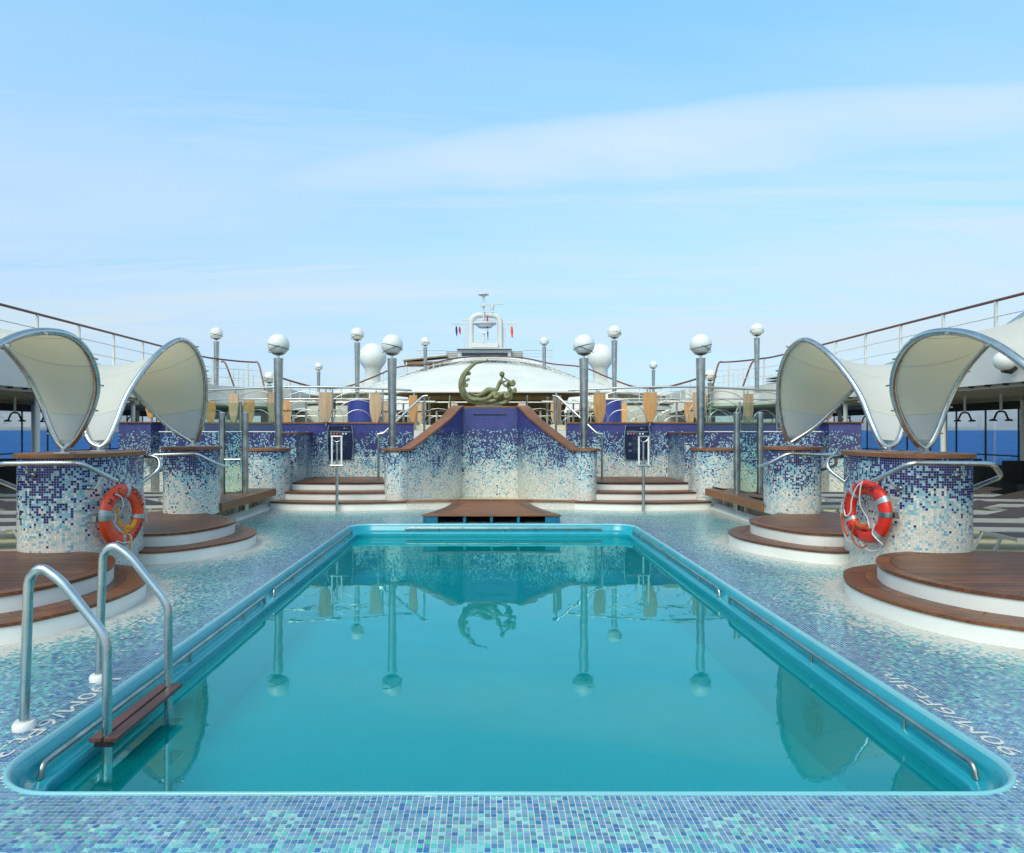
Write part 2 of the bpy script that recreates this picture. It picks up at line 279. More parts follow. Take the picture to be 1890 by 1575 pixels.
class MB:
    def __init__(self): self.v = []; self.f = []; self.mi = []; self.cm = 0
    def add(self, vs, fs):
        b = len(self.v); self.v += [tuple(v) for v in vs]; self.f += [tuple(b+i for i in f) for f in fs]; self.mi += [self.cm]*len(fs); return self
    def box(self, a, b):
        x0, y0, z0 = [min(p, q) for p, q in zip(a, b)]; x1, y1, z1 = [max(p, q) for p, q in zip(a, b)]
        return self.add([(x0,y0,z0),(x1,y0,z0),(x1,y1,z0),(x0,y1,z0),(x0,y0,z1),(x1,y0,z1),(x1,y1,z1),(x0,y1,z1)],
                        [(3,2,1,0),(4,5,6,7),(0,1,5,4),(1,2,6,5),(2,3,7,6),(3,0,4,7)])
    def bar(self, a, b, w, h):      # rectangular bar between two points
        a, b = Vector(a), Vector(b); d = (b-a).normalized(); up = Vector((0, 0, 1)) if abs(d.z) < 0.95 else Vector((0, 1, 0))
        s = d.cross(up).normalized()*w/2; t = s.normalized().cross(d).normalized()*h/2
        vs = [a-s-t, a+s-t, a+s+t, a-s+t, b-s-t, b+s-t, b+s+t, b-s+t]
        return self.add(vs, [(3,2,1,0),(4,5,6,7),(0,1,5,4),(1,2,6,5),(2,3,7,6),(3,0,4,7)])
    def tube(self, pts, r, n=10, closed=False, flat=1.0):
        pts = [Vector(p) for p in pts]; m = len(pts)
        rs = r if isinstance(r, (list, tuple)) else [r]*m
        vs = []; fs = []; prev = None
        for i in range(m):
            if closed: d = pts[(i+1) % m]-pts[i-1]
            else: d = pts[min(i+1, m-1)]-pts[max(i-1, 0)]
            d.normalize()
            if prev is None:
                up = Vector((0, 0, 1)) if abs(d.z) < 0.9 else Vector((1, 0, 0)); x = d.cross(up).normalized()
            else:
                x = prev-d*prev.dot(d); x.normalize()
            prev = x; y = d.cross(x)
            for k in range(n):
                a = 2*math.pi*k/n; vs.append(pts[i]+(x*math.cos(a)+y*math.sin(a)*flat)*rs[i])
        for i in range(m if closed else m-1):
            j = (i+1) % m
            for k in range(n):
                l = (k+1) % n; fs.append((i*n+k, i*n+l, j*n+l, j*n+k))
        if not closed: fs.append(tuple(range(n-1, -1, -1))); fs.append(tuple((m-1)*n+k for k in range(n)))
        return self.add(vs, fs)
    def lathe(self, prof, c=(0, 0, 0), n=24, cap=True):
        vs = []; fs = []; m = len(prof)
        for r, z in prof:
            for k in range(n):
                a = 2*math.pi*k/n; vs.append((c[0]+r*math.cos(a), c[1]+r*math.sin(a), c[2]+z))
        for i in range(m-1):
            for k in range(n):
                l = (k+1) % n; fs.append((i*n+k, i*n+l, (i+1)*n+l, (i+1)*n+k))
        if cap: fs.append(tuple(range(n-1, -1, -1))); fs.append(tuple((m-1)*n+k for k in range(n)))
        return self.add(vs, fs)
    def prism(self, poly, z0, z1):
        n = len(poly); vs = [(x, y, z0) for x, y in poly]+[(x, y, z1) for x, y in poly]
        fs = [tuple(range(n-1, -1, -1)), tuple(range(n, 2*n))]+[(i, (i+1) % n, n+(i+1) % n, n+i) for i in range(n)]
        return self.add(vs, fs)
    def grid(self, rows, thick=None):
        m, n = len(rows), len(rows[0]); vs = [p for r in rows for p in r]
        fs = [(i*n+j, i*n+j+1, (i+1)*n+j+1, (i+1)*n+j) for i in range(m-1) for j in range(n-1)]
        return self.add(vs, fs)
    def sphere(self, c, r, n=20, m=12, sz=1.0):
        prof = [(r*math.sin(math.pi*i/m), -r*sz*math.cos(math.pi*i/m)) for i in range(m+1)]
        prof[0] = (0.001*r, prof[0][1]); prof[-1] = (0.001*r, prof[-1][1])
        return self.lathe(prof, c, n, True)
    def build(self, name, mats, parent=None, smooth=False, kind=None, label=None, bevel=0, recalc=True):
        me = bpy.data.meshes.new(name); me.from_pydata(self.v, [], self.f)
        if isinstance(mats, (list, tuple)) and len(mats) > 1: me.polygons.foreach_set('material_index', self.mi)
        if recalc:
            bm = bmesh.new(); bm.from_mesh(me); bmesh.ops.recalc_face_normals(bm, faces=bm.faces)
            if bevel: bmesh.ops.bevel(bm, geom=bm.edges, offset=bevel, segments=2, affect='EDGES', clamp_overlap=True)
            bm.to_mesh(me); bm.free()
        me.update(); o = put(name, me, mats, parent, False, kind, label)
        if smooth: smooth_by_angle(me)
        return o
def smooth_by_angle(me, ang=R(38)):
    me.shade_smooth() if hasattr(me, 'shade_smooth') else None
    bm = bmesh.new(); bm.from_mesh(me)
    for e in bm.edges:
        if len(e.link_faces) == 2 and e.calc_face_angle(0) > ang: e.smooth = False
    bm.to_mesh(me); bm.free()
def copy_tree(o, parent=None):
    c = o.copy(); COL.objects.link(c)
    if parent is not None: c.parent = parent
    for ch in [x for x in o.children]: copy_tree(ch, c)
    return c
def catmull(pts, k=6, closed=False):
    pts = [Vector(p) for p in pts]; n = len(pts); out = []
    for i in range(n if closed else n-1):
        if closed: a, b, c, d = pts[i-1], pts[i], pts[(i+1) % n], pts[(i+2) % n]
        else: a, b, c, d = pts[max(i-1, 0)], pts[i], pts[i+1], pts[min(i+2, n-1)]
        for j in range(k):
            t = j/k; out.append(0.5*((2*b)+(c-a)*t+(2*a-5*b+4*c-d)*t*t+(3*b-a-3*c+d)*t**3))
    if not closed: out.append(pts[-1])
    return out
def fillet(pts, r, k=5):            # polyline with rounded bends
    pts = [Vector(p) for p in pts]; out = [pts[0]]
    for i in range(1, len(pts)-1):
        a, b, c = pts[i-1], pts[i], pts[i+1]; d1 = (a-b); d2 = (c-b); rr = min(r, d1.length*0.45, d2.length*0.45)
        p, q = b+d1.normalized()*rr, b+d2.normalized()*rr
        for j in range(k+1):
            t = j/k; out.append(p*(1-t)**2+b*2*t*(1-t)+q*t*t)
    out.append(pts[-1]); return out
def c2(pts, k=6, closed=True): return [(p.x, p.y) for p in catmull([(a, b, 0) for a, b in pts], k, closed)]
def side(poly, s): return [(AX+s*u, y) for u, y in poly]
def sell(cu, cy, hu, hy, e=2.5, n=56):
    out = []
    for i in range(n):
        a = 2*math.pi*i/n; c, s = math.cos(a), math.sin(a)
        out.append((cu+hu*math.copysign(abs(c)**(2/e), c), cy+hy*math.copysign(abs(s)**(2/e), s)))
    return out
def offset_poly(poly, d):           # closed polygon, d > 0 outwards
    a = np.array(poly, float); n = len(a); c = a.mean(0)
    area = 0.5*np.sum(a[:, 0]*np.roll(a[:, 1], -1)-np.roll(a[:, 0], -1)*a[:, 1])
    t = np.roll(a, -1, 0)-np.roll(a, 1, 0); t /= np.linalg.norm(t, axis=1)[:, None]+1e-9
    nrm = np.stack([t[:, 1], -t[:, 0]], 1)*(1 if area > 0 else -1)
    return [tuple(p) for p in a+nrm*d]

# ---------------------------------------------------------------- mosaic
PITCH = 0.0275
NAVY = [lin((22, 30, 98)), lin((26, 36, 112)), lin((20, 24, 82)), lin((36, 46, 124))]
PALE = [lin((144, 190, 202)), lin((158, 200, 208)), lin((128, 178, 196)), lin((150, 194, 204))]
CREAM = [lin((226, 219, 206)), lin((220, 214, 202)), lin((230, 225, 214)), lin((224, 212, 198))]
TOPV = [lin((30, 44, 124)), lin((38, 52, 138)), lin((46, 48, 122)), lin((28, 48, 132))]
PAL = np.array(CREAM+PALE+NAVY+TOPV)
TT = np.array([0, .12, .25, .38, .5, .6, .7, .8, .88, .93, 1.0])
PC = np.array([.92, .86, .74, .62, .26, .09, .03, .01, 0, 0, 0])
PP = np.array([.08, .13, .24, .33, .54, .44, .36, .22, .10, .04, 0])
def wall_color(t, soft, top):
    """class per tile: cream / pale / navy, thresholds vary with height t"""
    n = t.shape; tt = np.clip(t+soft, 0, 1)
    pc = np.interp(tt, TT, PC); pp = np.interp(tt, TT, PP)
    r = rng.random(n); cls = np.where(r < pc, 0, np.where(r < pc+pp, 1, 2))
    cls = np.where((t > top) & (cls == 2), 3, cls); cls = np.where(t > top+0.03, 3, cls)
    col = PAL[cls*4+rng.integers(0, 4, n)]
    return col*(0.9+0.2*rng.random(n))[..., None]
def lowfreq(nx, nz, cell=9, amp=0.09):
    a = rng.normal(0, amp, (nx//cell+3, nz//cell+3)); b = rng.normal(0, amp*0.6, (nx//3+3, nz//3+3))
    def up(g, c):
        X = np.arange(nx)/c; Z = np.arange(nz)/c; i = X.astype(int); j = Z.astype(int); fx = (X-i)[:, None]; fz = (Z-j)[None]
        return (g[i][:, j]*(1-fx)*(1-fz)+g[i+1][:, j]*fx*(1-fz)+g[i][:, j+1]*(1-fx)*fz+g[i+1][:, j+1]*fx*fz)
    return up(a, cell)+up(b, 3)
def quads_mesh(name, V, C, mat, parent, kind='stuff'):
    """V: (n,4,3) corners, C: (n,3) colours"""
    n = len(V); me = bpy.data.meshes.new(name)
    me.vertices.add(n*4); me.vertices.foreach_set('co', V.reshape(-1).astype(np.float32))
    me.loops.add(n*4); me.loops.foreach_set('vertex_index', np.arange(n*4, dtype=np.int32))
    me.polygons.add(n); me.polygons.foreach_set('loop_start', np.arange(0, n*4, 4, dtype=np.int32)); me.polygons.foreach_set('loop_total', np.full(n, 4, np.int32))
    me.update(calc_edges=True)
    a = me.attributes.new('tint', 'FLOAT_COLOR', 'FACE'); c4 = np.concatenate([C, np.ones((n, 1))], 1).astype(np.float32)
    a.data.foreach_set('color', c4.reshape(-1))
    return put(name, me, mat, parent, kind=kind)
def mosaic(path, z0, z1, parent, ref=None, closed=False, topfn=None, tmap=(None, None), top=0.9, colour=None, gap=0.055, off=0.002):
    """tiles along a plan path [(x,y)...] (world), outward = away from centroid (closed) or towards ref (open)"""
    p = np.array(path, float)
    if closed: p = np.vstack([p, p[:1]])
    seg = np.linalg.norm(np.diff(p, axis=0), axis=1); L = np.concatenate([[0], np.cumsum(seg)])
    nx = max(2, int(round(L[-1]/PITCH))); nz = max(1, int(round((z1-z0)/PITCH)))
    s = np.linspace(0, L[-1], nx+1); X = np.interp(s, L, p[:, 0]); Y = np.interp(s, L, p[:, 1])
    t = np.stack([np.diff(X), np.diff(Y)], 1); t /= np.linalg.norm(t, axis=1)[:, None]+1e-9
    nr = np.stack([t[:, 1], -t[:, 0]], 1); mid = np.stack([(X[1:]+X[:-1])/2, (Y[1:]+Y[:-1])/2], 1)
    if closed: sg = np.sign(np.sum(nr*(mid-np.array([p[:, 0].mean(), p[:, 1].mean()])), 1))
    else: sg = np.sign(np.sum(nr*(np.array(ref)-mid), 1))
    nr *= sg[:, None]
    g = gap
    ax0, ay0, ax1, ay1 = X[:-1], Y[:-1], X[1:], Y[1:]
    x0 = ax0+(ax1-ax0)*g; x1 = ax1-(ax1-ax0)*g; y0 = ay0+(ay1-ay0)*g; y1 = ay1-(ay1-ay0)*g
    ox, oy = nr[:, 0]*off, nr[:, 1]*off
    zz = z0+(z1-z0)*np.arange(nz+1)/nz; dz = zz[1]-zz[0]
    V = np.zeros((nx, nz, 4, 3))
    za = zz[:-1]+dz*g; zb = zz[1:]-dz*g
    V[:, :, 0, 0] = V[:, :, 3, 0] = (x0+ox)[:, None]; V[:, :, 1, 0] = V[:, :, 2, 0] = (x1+ox)[:, None]
    V[:, :, 0, 1] = V[:, :, 3, 1] = (y0+oy)[:, None]; V[:, :, 1, 1] = V[:, :, 2, 1] = (y1+oy)[:, None]
    V[:, :, 0, 2] = V[:, :, 1, 2] = za[None]; V[:, :, 2, 2] = V[:, :, 3, 2] = zb[None]
    lo, hi = tmap; lo = z0 if lo is None else lo; hi = z1 if hi is None else hi
    T = np.broadcast_to(((zz[:-1]+dz/2-lo)/(hi-lo))[None], (nx, nz)).copy()
    C = wall_color(T, lowfreq(nx, nz), top) if colour is None else colour(nx, nz)
    keep = np.ones((nx, nz), bool)
    if topfn is not None:
        H = np.array([topfn(v) for v in (s[1:]+s[:-1])/2/L[-1]]); keep = (zz[1:][None] <= H[:, None])
    return quads_mesh('mosaic_tiles', V[keep], C[keep], MT['wtile'], parent)

# ---------------------------------------------------------------- ground: sea, decks
m = MB(); m.add([(-60000, -60000, -21), (60000, -60000, -21), (60000, 60000, -21), (-60000, 60000, -21)], [(0, 1, 2, 3)])
m.build('sea', MT['sea'], kind='structure')
PX0, PX1, PY0, PY1, PR = -2.43, 2.66, 3.17, 12.31, 0.38      # pool coping outer edge
DX0, DX1, DY0, DY1 = AX-4.7, AX+4.7, 1.2, 15.6                # tiled deck
def rrect(x0, x1, y0, y1, r, k=10):
    out = []
    for cx, cy, a0 in ((x1-r, y1-r, 0), (x0+r, y1-r, 90), (x0+r, y0+r, 180), (x1-r, y0+r, 270)):
        for i in range(k+1):
            a = R(a0+90*i/k); out.append((cx+r*math.cos(a), cy+r*math.sin(a)))
    return out
def pool_ring(o): return rrect(PX0+o, PX1-o, PY0+o, PY1-o, max(PR-o*0.75, 0.08))
inner = pool_ring(0.004)
def to_rect(p):
    cx, cy = (PX0+PX1)/2, (PY0+PY1)/2; dx, dy = p[0]-cx, p[1]-cy; ts = []
    if dx: ts += [((DX1 if dx > 0 else DX0)-cx)/dx]
    if dy: ts += [((DY1 if dy > 0 else DY0)-cy)/dy]
    t = min(x for x in ts if x > 0); return (cx+dx*t, cy+dy*t)
corners = [(DX1, DY1), (DX0, DY1), (DX0, DY0), (DX1, DY0)]
m = MB(); pairs = [(a, to_rect(a)) for a in inner]
n = len(pairs)
for i in range(n):
    (a, A), (b, B) = pairs[i], pairs[(i+1) % n]
    if abs(A[0]-B[0]) > 1e-6 and abs(A[1]-B[1]) > 1e-6:
        c = min(corners, key=lambda q: (q[0]-A[0])**2+(q[1]-A[1])**2+(q[0]-B[0])**2+(q[1]-B[1])**2)
        m.add([(*a, 0), (*A, 0), (*c, 0), (*B, 0), (*b, 0)], [(0, 1, 2, 3, 4)])
    else: m.add([(*a, 0), (*A, 0), (*B, 0), (*b, 0)], [(0, 1, 2, 3)])
deck = m.build('pool_deck', MT['grout'], kind='structure', recalc=False)

NEARLOW = c2([(4.9, 8.0), (4.25, 7.76), (3.86, 7.5), (3.64, 7.14), (3.51, 6.76), (3.49, 6.32), (3.58, 5.88), (3.76, 5.54), (3.95, 5.36), (4.5, 4.98), (5.3, 4.7), (6.2, 4.8), (6.9, 5.5), (6.9, 7.2), (6.0, 8.0)])
NEARUP = c2([(5.0, 7.68), (4.55, 7.62), (4.23, 7.46), (4.03, 7.23), (3.90, 6.98), (3.81, 6.66), (3.83, 6.28), (3.95, 5.94), (4.15, 5.68), (4.6, 5.38), (5.3, 5.15), (6.0, 5.2), (6.6, 5.7), (6.65, 7.0), (6.0, 7.6)])
MIDLOW = c2([(4.55, 8.62), (4.05, 8.72), (3.66, 9.24), (3.50, 9.72), (3.53, 10.2), (3.65, 10.5), (3.86, 10.78), (4.12, 10.97), (4.6, 11.25), (5.2, 11.8), (5.9, 11.7), (6.0, 10.5), (5.8, 9.2)])
MIDUP = c2([(4.7, 8.94), (4.16, 9.06), (3.90, 9.54), (3.82, 10.03), (3.92, 10.42), (4.18, 10.76), (4.52, 11.0), (5.0, 11.6), (5.5, 11.6), (5.75, 10.6), (5.65, 9.3)])
def arc_front(u0, u1, y, bulge, yb, k=14):
    out = []
    for i in range(k+1):
        t = i/k; out.append((u0+(u1-u0)*t, y-bulge*4*t*(1-t)))
    return out+[(u1, yb), (u0, yb)]
STEP1 = arc_front(4.72, 1.80, 14.62, 0.24, 17.3)
STEP2 = arc_front(4.60, 2.00, 15.05, 0.17, 17.3)
STEP3 = arc_front(4.50, 2.42, 15.52, 0.10, 17.42)
KERB = [(-1.80, 14.62), (-0.9, 14.78), (0, 14.84), (0.9, 14.78), (1.80, 14.62)]

def deck_tiles():
    nx = int((DX1-DX0)/PITCH); ny = int((DY1-DY0)/PITCH)
    gx = DX0+PITCH*(np.arange(nx)+0.5); gy = 1.207+PITCH*(np.arange(ny)+0.5)
    X, Y = np.meshgrid(gx, gy, indexing='ij'); X = X.ravel(); Y = Y.ravel()
    cx, cy = (PX0+PX1)/2, (PY0+PY1)/2; hx, hy = (PX1-PX0)/2, (PY1-PY0)/2
    qx = np.abs(X-cx)-(hx-PR); qy = np.abs(Y-cy)-(hy-PR)
    dp = np.hypot(np.maximum(qx, 0), np.maximum(qy, 0))+np.minimum(np.maximum(qx, qy), 0)-PR
    k = (dp > -0.004) & (Y < 14.95); X, Y, dp = X[k], Y[k], dp[k]
    U = np.abs(X-AX)
    def dpoly(poly, closed=True):
        p = np.array(poly); q = np.roll(p, -1, 0) if closed else p[1:]; p = p if closed else p[:-1]; best = np.full(len(U), 1e9)
        for a, b in zip(p, q):
            d = b-a; L2 = d@d+1e-12; t = np.clip(((U-a[0])*d[0]+(Y-a[1])*d[1])/L2, 0, 1)
            best = np.minimum(best, np.hypot(U-a[0]-t*d[0], Y-a[1]-t*d[1]))
        return best
    def inside(poly):
        r = np.zeros(len(U), bool); p = poly
        for (x1, y1), (x2, y2) in zip(p, p[1:]+p[:1]):
            c = ((y1 > Y) != (y2 > Y)) & (U < (x2-x1)*(Y-y1)/(y2-y1+1e-12)+x1); r ^= c
        return r
    ins = inside(NEARLOW) | inside(MIDLOW) | inside(STEP1)
    dn, dm, ds = dpoly(NEARLOW), dpoly(MIDLOW), dpoly(STEP1)
    dk = np.abs(14.75-Y)+0.02
    de = np.minimum(np.minimum(dn, dm), np.minimum(ds, dk))
    dc = np.where(Y > 11, np.abs(4.72-U), 9)        # white strip beside the bench
    wob = rng.normal(0, 0.05, len(U))
    clump = np.sin(X*5.1+Y*2.3)*0.06+np.sin(X*11.7-Y*7.9)*0.05
    dw = np.minimum(de, dc)+wob+clump*0.7
    pw = np.interp(dw, [0.10, 0.22, 0.42, 0.7, 1.0], [1.0, 0.62, 0.20, 0.03, 0.004]); 
    pwn = np.interp(de, [0, .1, .22], [1, 1, 0]); pw = np.maximum(pw, pwn)
    front = Y < PY0
    pb = np.interp(dp+clump, [0.0, 0.12, 0.2, 0.5, 0.9, 1.4], [1.0, 0.96, 0.72, 0.58, 0.34, 0.20])
    pb = np.where(front, np.interp(dp+clump*0.5, [0, .13, .2, .5, 1.5], [1, .94, .68, .5, .42]), pb)
    pw = np.where(front, 0.0, pw)
    clm = np.sin(X*2.1+1)*np.sin(Y*1.7)*0.12; pb = np.clip(pb+clm, 0, 1)
    blue = np.array([lin(c) for c in ((84, 132, 170), (102, 148, 180), (70, 118, 164), (108, 152, 178), (44, 104, 158), (74, 132, 154), (116, 148, 184), (90, 146, 170))])
    mint = 0.94*np.array([lin(c) for c in ((122, 196, 196), (142, 206, 204), (104, 182, 190), (84, 182, 178), (150, 206, 198), (116, 176, 184), (70, 190, 184), (132, 200, 206))])
    crm = np.array([lin(c) for c in ((222, 208, 198), (228, 216, 206), (214, 200, 192), (226, 218, 210))])
    r = rng.random(len(U)); r2 = rng.random(len(U))
    col = np.where((r2 < pb)[:, None], blue[rng.integers(0, 8, len(U))], mint[rng.integers(0, 8, len(U))])
    col = np.where((r < pw)[:, None], crm[rng.integers(0, 4, len(U))], col)*(0.92+0.16*rng.random(len(U)))[:, None]*np.array([0.85, 0.93, 0.90])*(0.95+0.10*rng.random((40, 60)))[((X-DX0)/(PITCH*12)).astype(int) % 40, ((Y-DY0)/(PITCH*12)).astype(int) % 60][:, None]
    keep = ~(ins & (np.minimum(np.minimum(dn, dm), ds) > 0.05)); X, Y, col = X[keep], Y[keep], col[keep]
    h = PITCH*(0.5-0.068)
    # the 300 tiles nearest the lens are single pieces; the rest is one mass
    near = np.argsort(np.where((Y > 2.745) & (X > -1.95) & (X < 2.18), Y*1000+np.abs(X), 1e9))[:300]
    sel = np.zeros(len(X), bool); sel[near] = True
    box = MB(); box.box((-h, -h, -0.001), (h, h, 0.0022)); mesh0 = bpy.data.meshes.new('tile'); mesh0.from_pydata(box.v, [], box.f)
    mesh0.update()
    allc = np.vstack([blue, mint, crm]); variants = []
    for c in allc:
        me = mesh0.copy(); a = me.attributes.new('tint', 'FLOAT_COLOR', 'FACE'); a.data.foreach_set('color', np.tile([*c, 1], 6).astype(np.float32)); me.materials.append(MT['tile']); variants.append(me)
    for i in near:
        j = int(np.argmin(((allc-col[i])**2).sum(1))); o = bpy.data.objects.new('tile', variants[j]); COL.objects.link(o); o.parent = deck
        o.location = (X[i], Y[i], 0.0)
    X, Y, col = X[~sel], Y[~sel], col[~sel]; nn = len(X); z = 0.002
    V = np.zeros((nn, 4, 3)); zj = np.full(nn, z)+rng.normal(0, 0.00015, nn)
    for q, (sx, sy) in enumerate(((-1, -1), (1, -1), (1, 1), (-1, 1))):
        V[:, q, 0] = X+sx*h; V[:, q, 1] = Y+sy*h; V[:, q, 2] = zj
    tl = rng.normal(0, 0.00025, (nn, 2)); V[:, 1, 2] += tl[:, 0]; V[:, 2, 2] += tl[:, 0]+tl[:, 1]; V[:, 3, 2] += tl[:, 1]
    quads_mesh('tile_field', V, col, MT['tile'], deck)
deck_tiles()
# outer deck on both sides, in front and behind
def slab(name, a, b, mat, parent=None): return MB().box(a, b).build(name, mat, parent, kind='structure')
for s in (-1, 1):
    slab('deck_floor', P(s, 4.705, -3, -0.3), P(s, 15.4, 45, -0.004), MT['floor'])
slab('deck_floor', (DX0, -3, -0.3), (DX1, DY0-0.003, -0.004), MT['floor'])
slab('deck_floor', (DX0, DY1+0.003, -0.3), (DX1, 45, -0.004), MT['floor'])

# ---------------------------------------------------------------- swimming pool
pool = thing('swimming_pool', 'turquoise rectangular swimming pool with rounded coping and side rails', 'swimming pool', (0.12, 7.7, 0))
prof = [(0.0, -0.01), (0.001, 0.010), (0.008, 0.0155), (0.018, 0.013), (0.028, 0.004), (0.035, -0.010)]
prof2 = [(0.0355, -0.011), (0.056, -0.03), (0.072, -0.085), (0.090, -0.110), (0.105, -0.117)]
prof3 = [(0.1055, -0.1175), (0.152, -0.121), (0.164, -0.129), (0.167, -0.15), (0.167, -0.1949)]
def ring_mesh(pr, name, mat):
    m = MB(); rings = [pool_ring(o) for o, z in pr]; nn = len(rings[0])
    vs = [(x, y, pr[i][1]) for i, rg in enumerate(rings) for x, y in rg]
    fs = [(i*nn+k, i*nn+(k+1) % nn, (i+1)*nn+(k+1) % nn, (i+1)*nn+k) for i in range(len(pr)-1) for k in range(nn)]
    m.add(vs, fs); o = m.build(name, mat, pool, recalc=False); o.data.shade_smooth(); return o
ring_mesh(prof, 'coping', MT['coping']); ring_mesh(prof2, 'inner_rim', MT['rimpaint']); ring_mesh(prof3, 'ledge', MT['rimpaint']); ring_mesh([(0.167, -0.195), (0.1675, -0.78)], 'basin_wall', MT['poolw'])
rg = pool_ring(0.167); m = MB(); m.add([(x, y, -0.78) for x, y in rg], [tuple(range(len(rg)))]); m.build('basin_floor', MT['poolp'], pool, recalc=False)
rg = pool_ring(0.1665); m = MB(); m.add([(x, y, -0.19) for x, y in rg], [tuple(range(len(rg)))])
wtr = m.build('pool_water', MT['water'], kind='structure', recalc=False)
def grab(pts, n_br, axis):
    rail = MB().tube(fillet(pts, 0.06), 0.0155, 10).build('grab_rail', MT['dsteel'], pool, True)
    a, b = Vector(pts[1]), Vector(pts[-2]); mb = MB()
    for i in range(n_br):
        p = a.lerp(b, (i+0.5)/n_br); mb = MB().tube([p, (p.x, p.y, -0.119)], 0.012, 8); mb.build('bracket', MT['dsteel'], rail, True)
for s, X in ((-1, PX0+0.112), (1, PX1-0.112)):
    for y0, y1 in ((3.55, 7.15), (7.45, 11.8)):
        grab([(X, y0, -0.117), (X, y0+0.02, -0.045), (X, y1-0.02, -0.045), (X, y1, -0.117)], 3, 1)
grab([(AX-1.55, PY1-0.115, -0.127), (AX-1.52, PY1-0.115, -0.055), (AX+1.95, PY1-0.115, -0.055), (AX+1.98, PY1-0.115, -0.127)], 3, 0)
for X, s, y in ((PX0+0.167, 1, 5.45), (PX1-0.167, -1, 5.2)):
    a = MB(); cen = (X, y, -0.52)
    def disc(r, t0, t1):
        vs = []; k = 28
        for t in (t0, t1): vs += [(X+s*t, y+r*math.cos(2*math.pi*i/k), -0.50+r*math.sin(2*math.pi*i/k)) for i in range(k)]
        return vs, [tuple(range(k-1, -1, -1)), tuple(range(k, 2*k))]+[(i, (i+1) % k, k+(i+1) % k, k+i) for i in range(k)]
    l = MB().add(*disc(0.135, 0.001, 0.018)).build('pool_light', MT['dsteel'], pool); MB().add(*disc(0.10, 0.018, 0.028)).build('lens', MT['lens'], l)
# depth lettering
def text_mesh(body, size, extr=0.0, res=3):
    cu = bpy.data.curves.new('t', 'FONT'); cu.body = body; cu.size = size; cu.extrude = extr; cu.resolution_u = res; cu.align_x = 'CENTER'; cu.align_y = 'CENTER'
    o = bpy.data.objects.new('t', cu); COL.objects.link(o); dg = bpy.context.evaluated_depsgraph_get()
    me = bpy.data.meshes.new_from_object(o.evaluated_get(dg)); bpy.data.objects.remove(o); bpy.data.curves.remove(cu); return me
for s, ang, yc in ((-1, -90, 4.02), (1, 90, 4.06)):
    me = text_mesh('1,90M/6Ft.3In', 0.15); w = max(v.co.x for v in me.vertices)-min(v.co.x for v in me.vertices)
    me.transform(Matrix.Diagonal((1.32/w, 1, 1, 1))); me.transform(Matrix.Rotation(R(ang), 4, 'Z'))
    me.transform(Matrix.Translation((PX0-0.115 if s < 0 else PX1+0.115, yc, 0.0048)))
    put('depth_lettering', me, MT['paintl'], deck)

# ---------------------------------------------------------------- teak platforms
def scan(poly, y):
    xs = []
    for (x1, y1), (x2, y2) in zip(poly, poly[1:]+poly[:1]):
        if (y1 > y) != (y2 > y): xs.append(x1+(x2-x1)*(y-y1)/(y2-y1))
    return (min(xs), max(xs)) if len(xs) >= 2 else None
def teak_top(poly, z, root, border=0.13, pitch=0.06, nb=12, mat='teak'):
    """poly world coords; border boards round the rim and planks inside, caulk between"""
    inn = offset_poly(poly, -border); n = len(poly)
    MB().prism(offset_poly(poly, -0.006), z-0.03, z-0.005).build('sub_deck', MT['caulk'], root)
    step = n/nb
    for k in range(nb):
        i0 = int(round(k*step)); i1 = int(round((k+1)*step)); vs = []
        idx = [i % n for i in range(i0, i1+1)]; m = MB(); top = [poly[i] for i in idx]; bot = [inn[i] for i in idx]
        def sh(a, b, t): return (a[0]+(b[0]-a[0])*t, a[1]+(b[1]-a[1])*t)
        e = 0.03
        top[0] = sh(top[0], top[1], e); bot[0] = sh(bot[0], bot[1], e); top[-1] = sh(top[-1], top[-2], e); bot[-1] = sh(bot[-1], bot[-2], e)
        q = len(idx); vs = [(x, y, z-0.032) for x, y in top]+[(x, y, z) for x, y in top]+[(x, y, z) for x, y in bot]+[(x, y, z-0.032) for x, y in bot]
        fs = []
        for r in range(4):
            for j in range(q-1): fs.append((r*q+j, r*q+j+1, ((r+1) % 4)*q+j+1, ((r+1) % 4)*q+j))
        fs += [(0, q, 2*q, 3*q), (q-1, 4*q-1, 3*q-1, 2*q-1)]
        m.add(vs, fs).build('border_board', MT[mat], root)
    inn2 = offset_poly(poly, -border-0.008); ys = [p[1] for p in inn2]; y = min(ys)+0.01
    while y+0.01 < max(ys):
        y1 = min(y+pitch-0.009, max(ys)-0.003); a, b = scan(inn2, y+0.001), scan(inn2, y1-0.001)
        if a and b and a[1]-a[0] > 0.05 and b[1]-b[0] > 0.05:
            vs = [(a[0], y, z-0.02), (a[1], y, z-0.02), (b[1], y1, z-0.02), (b[0], y1, z-0.02), (a[0], y, z), (a[1], y, z), (b[1], y1, z), (b[0], y1, z)]
            MB().add(vs, [(3,2,1,0),(4,5,6,7),(0,1,5,4),(1,2,6,5),(2,3,7,6),(3,0,4,7)]).build('plank', MT[mat], root)
        y += pitch
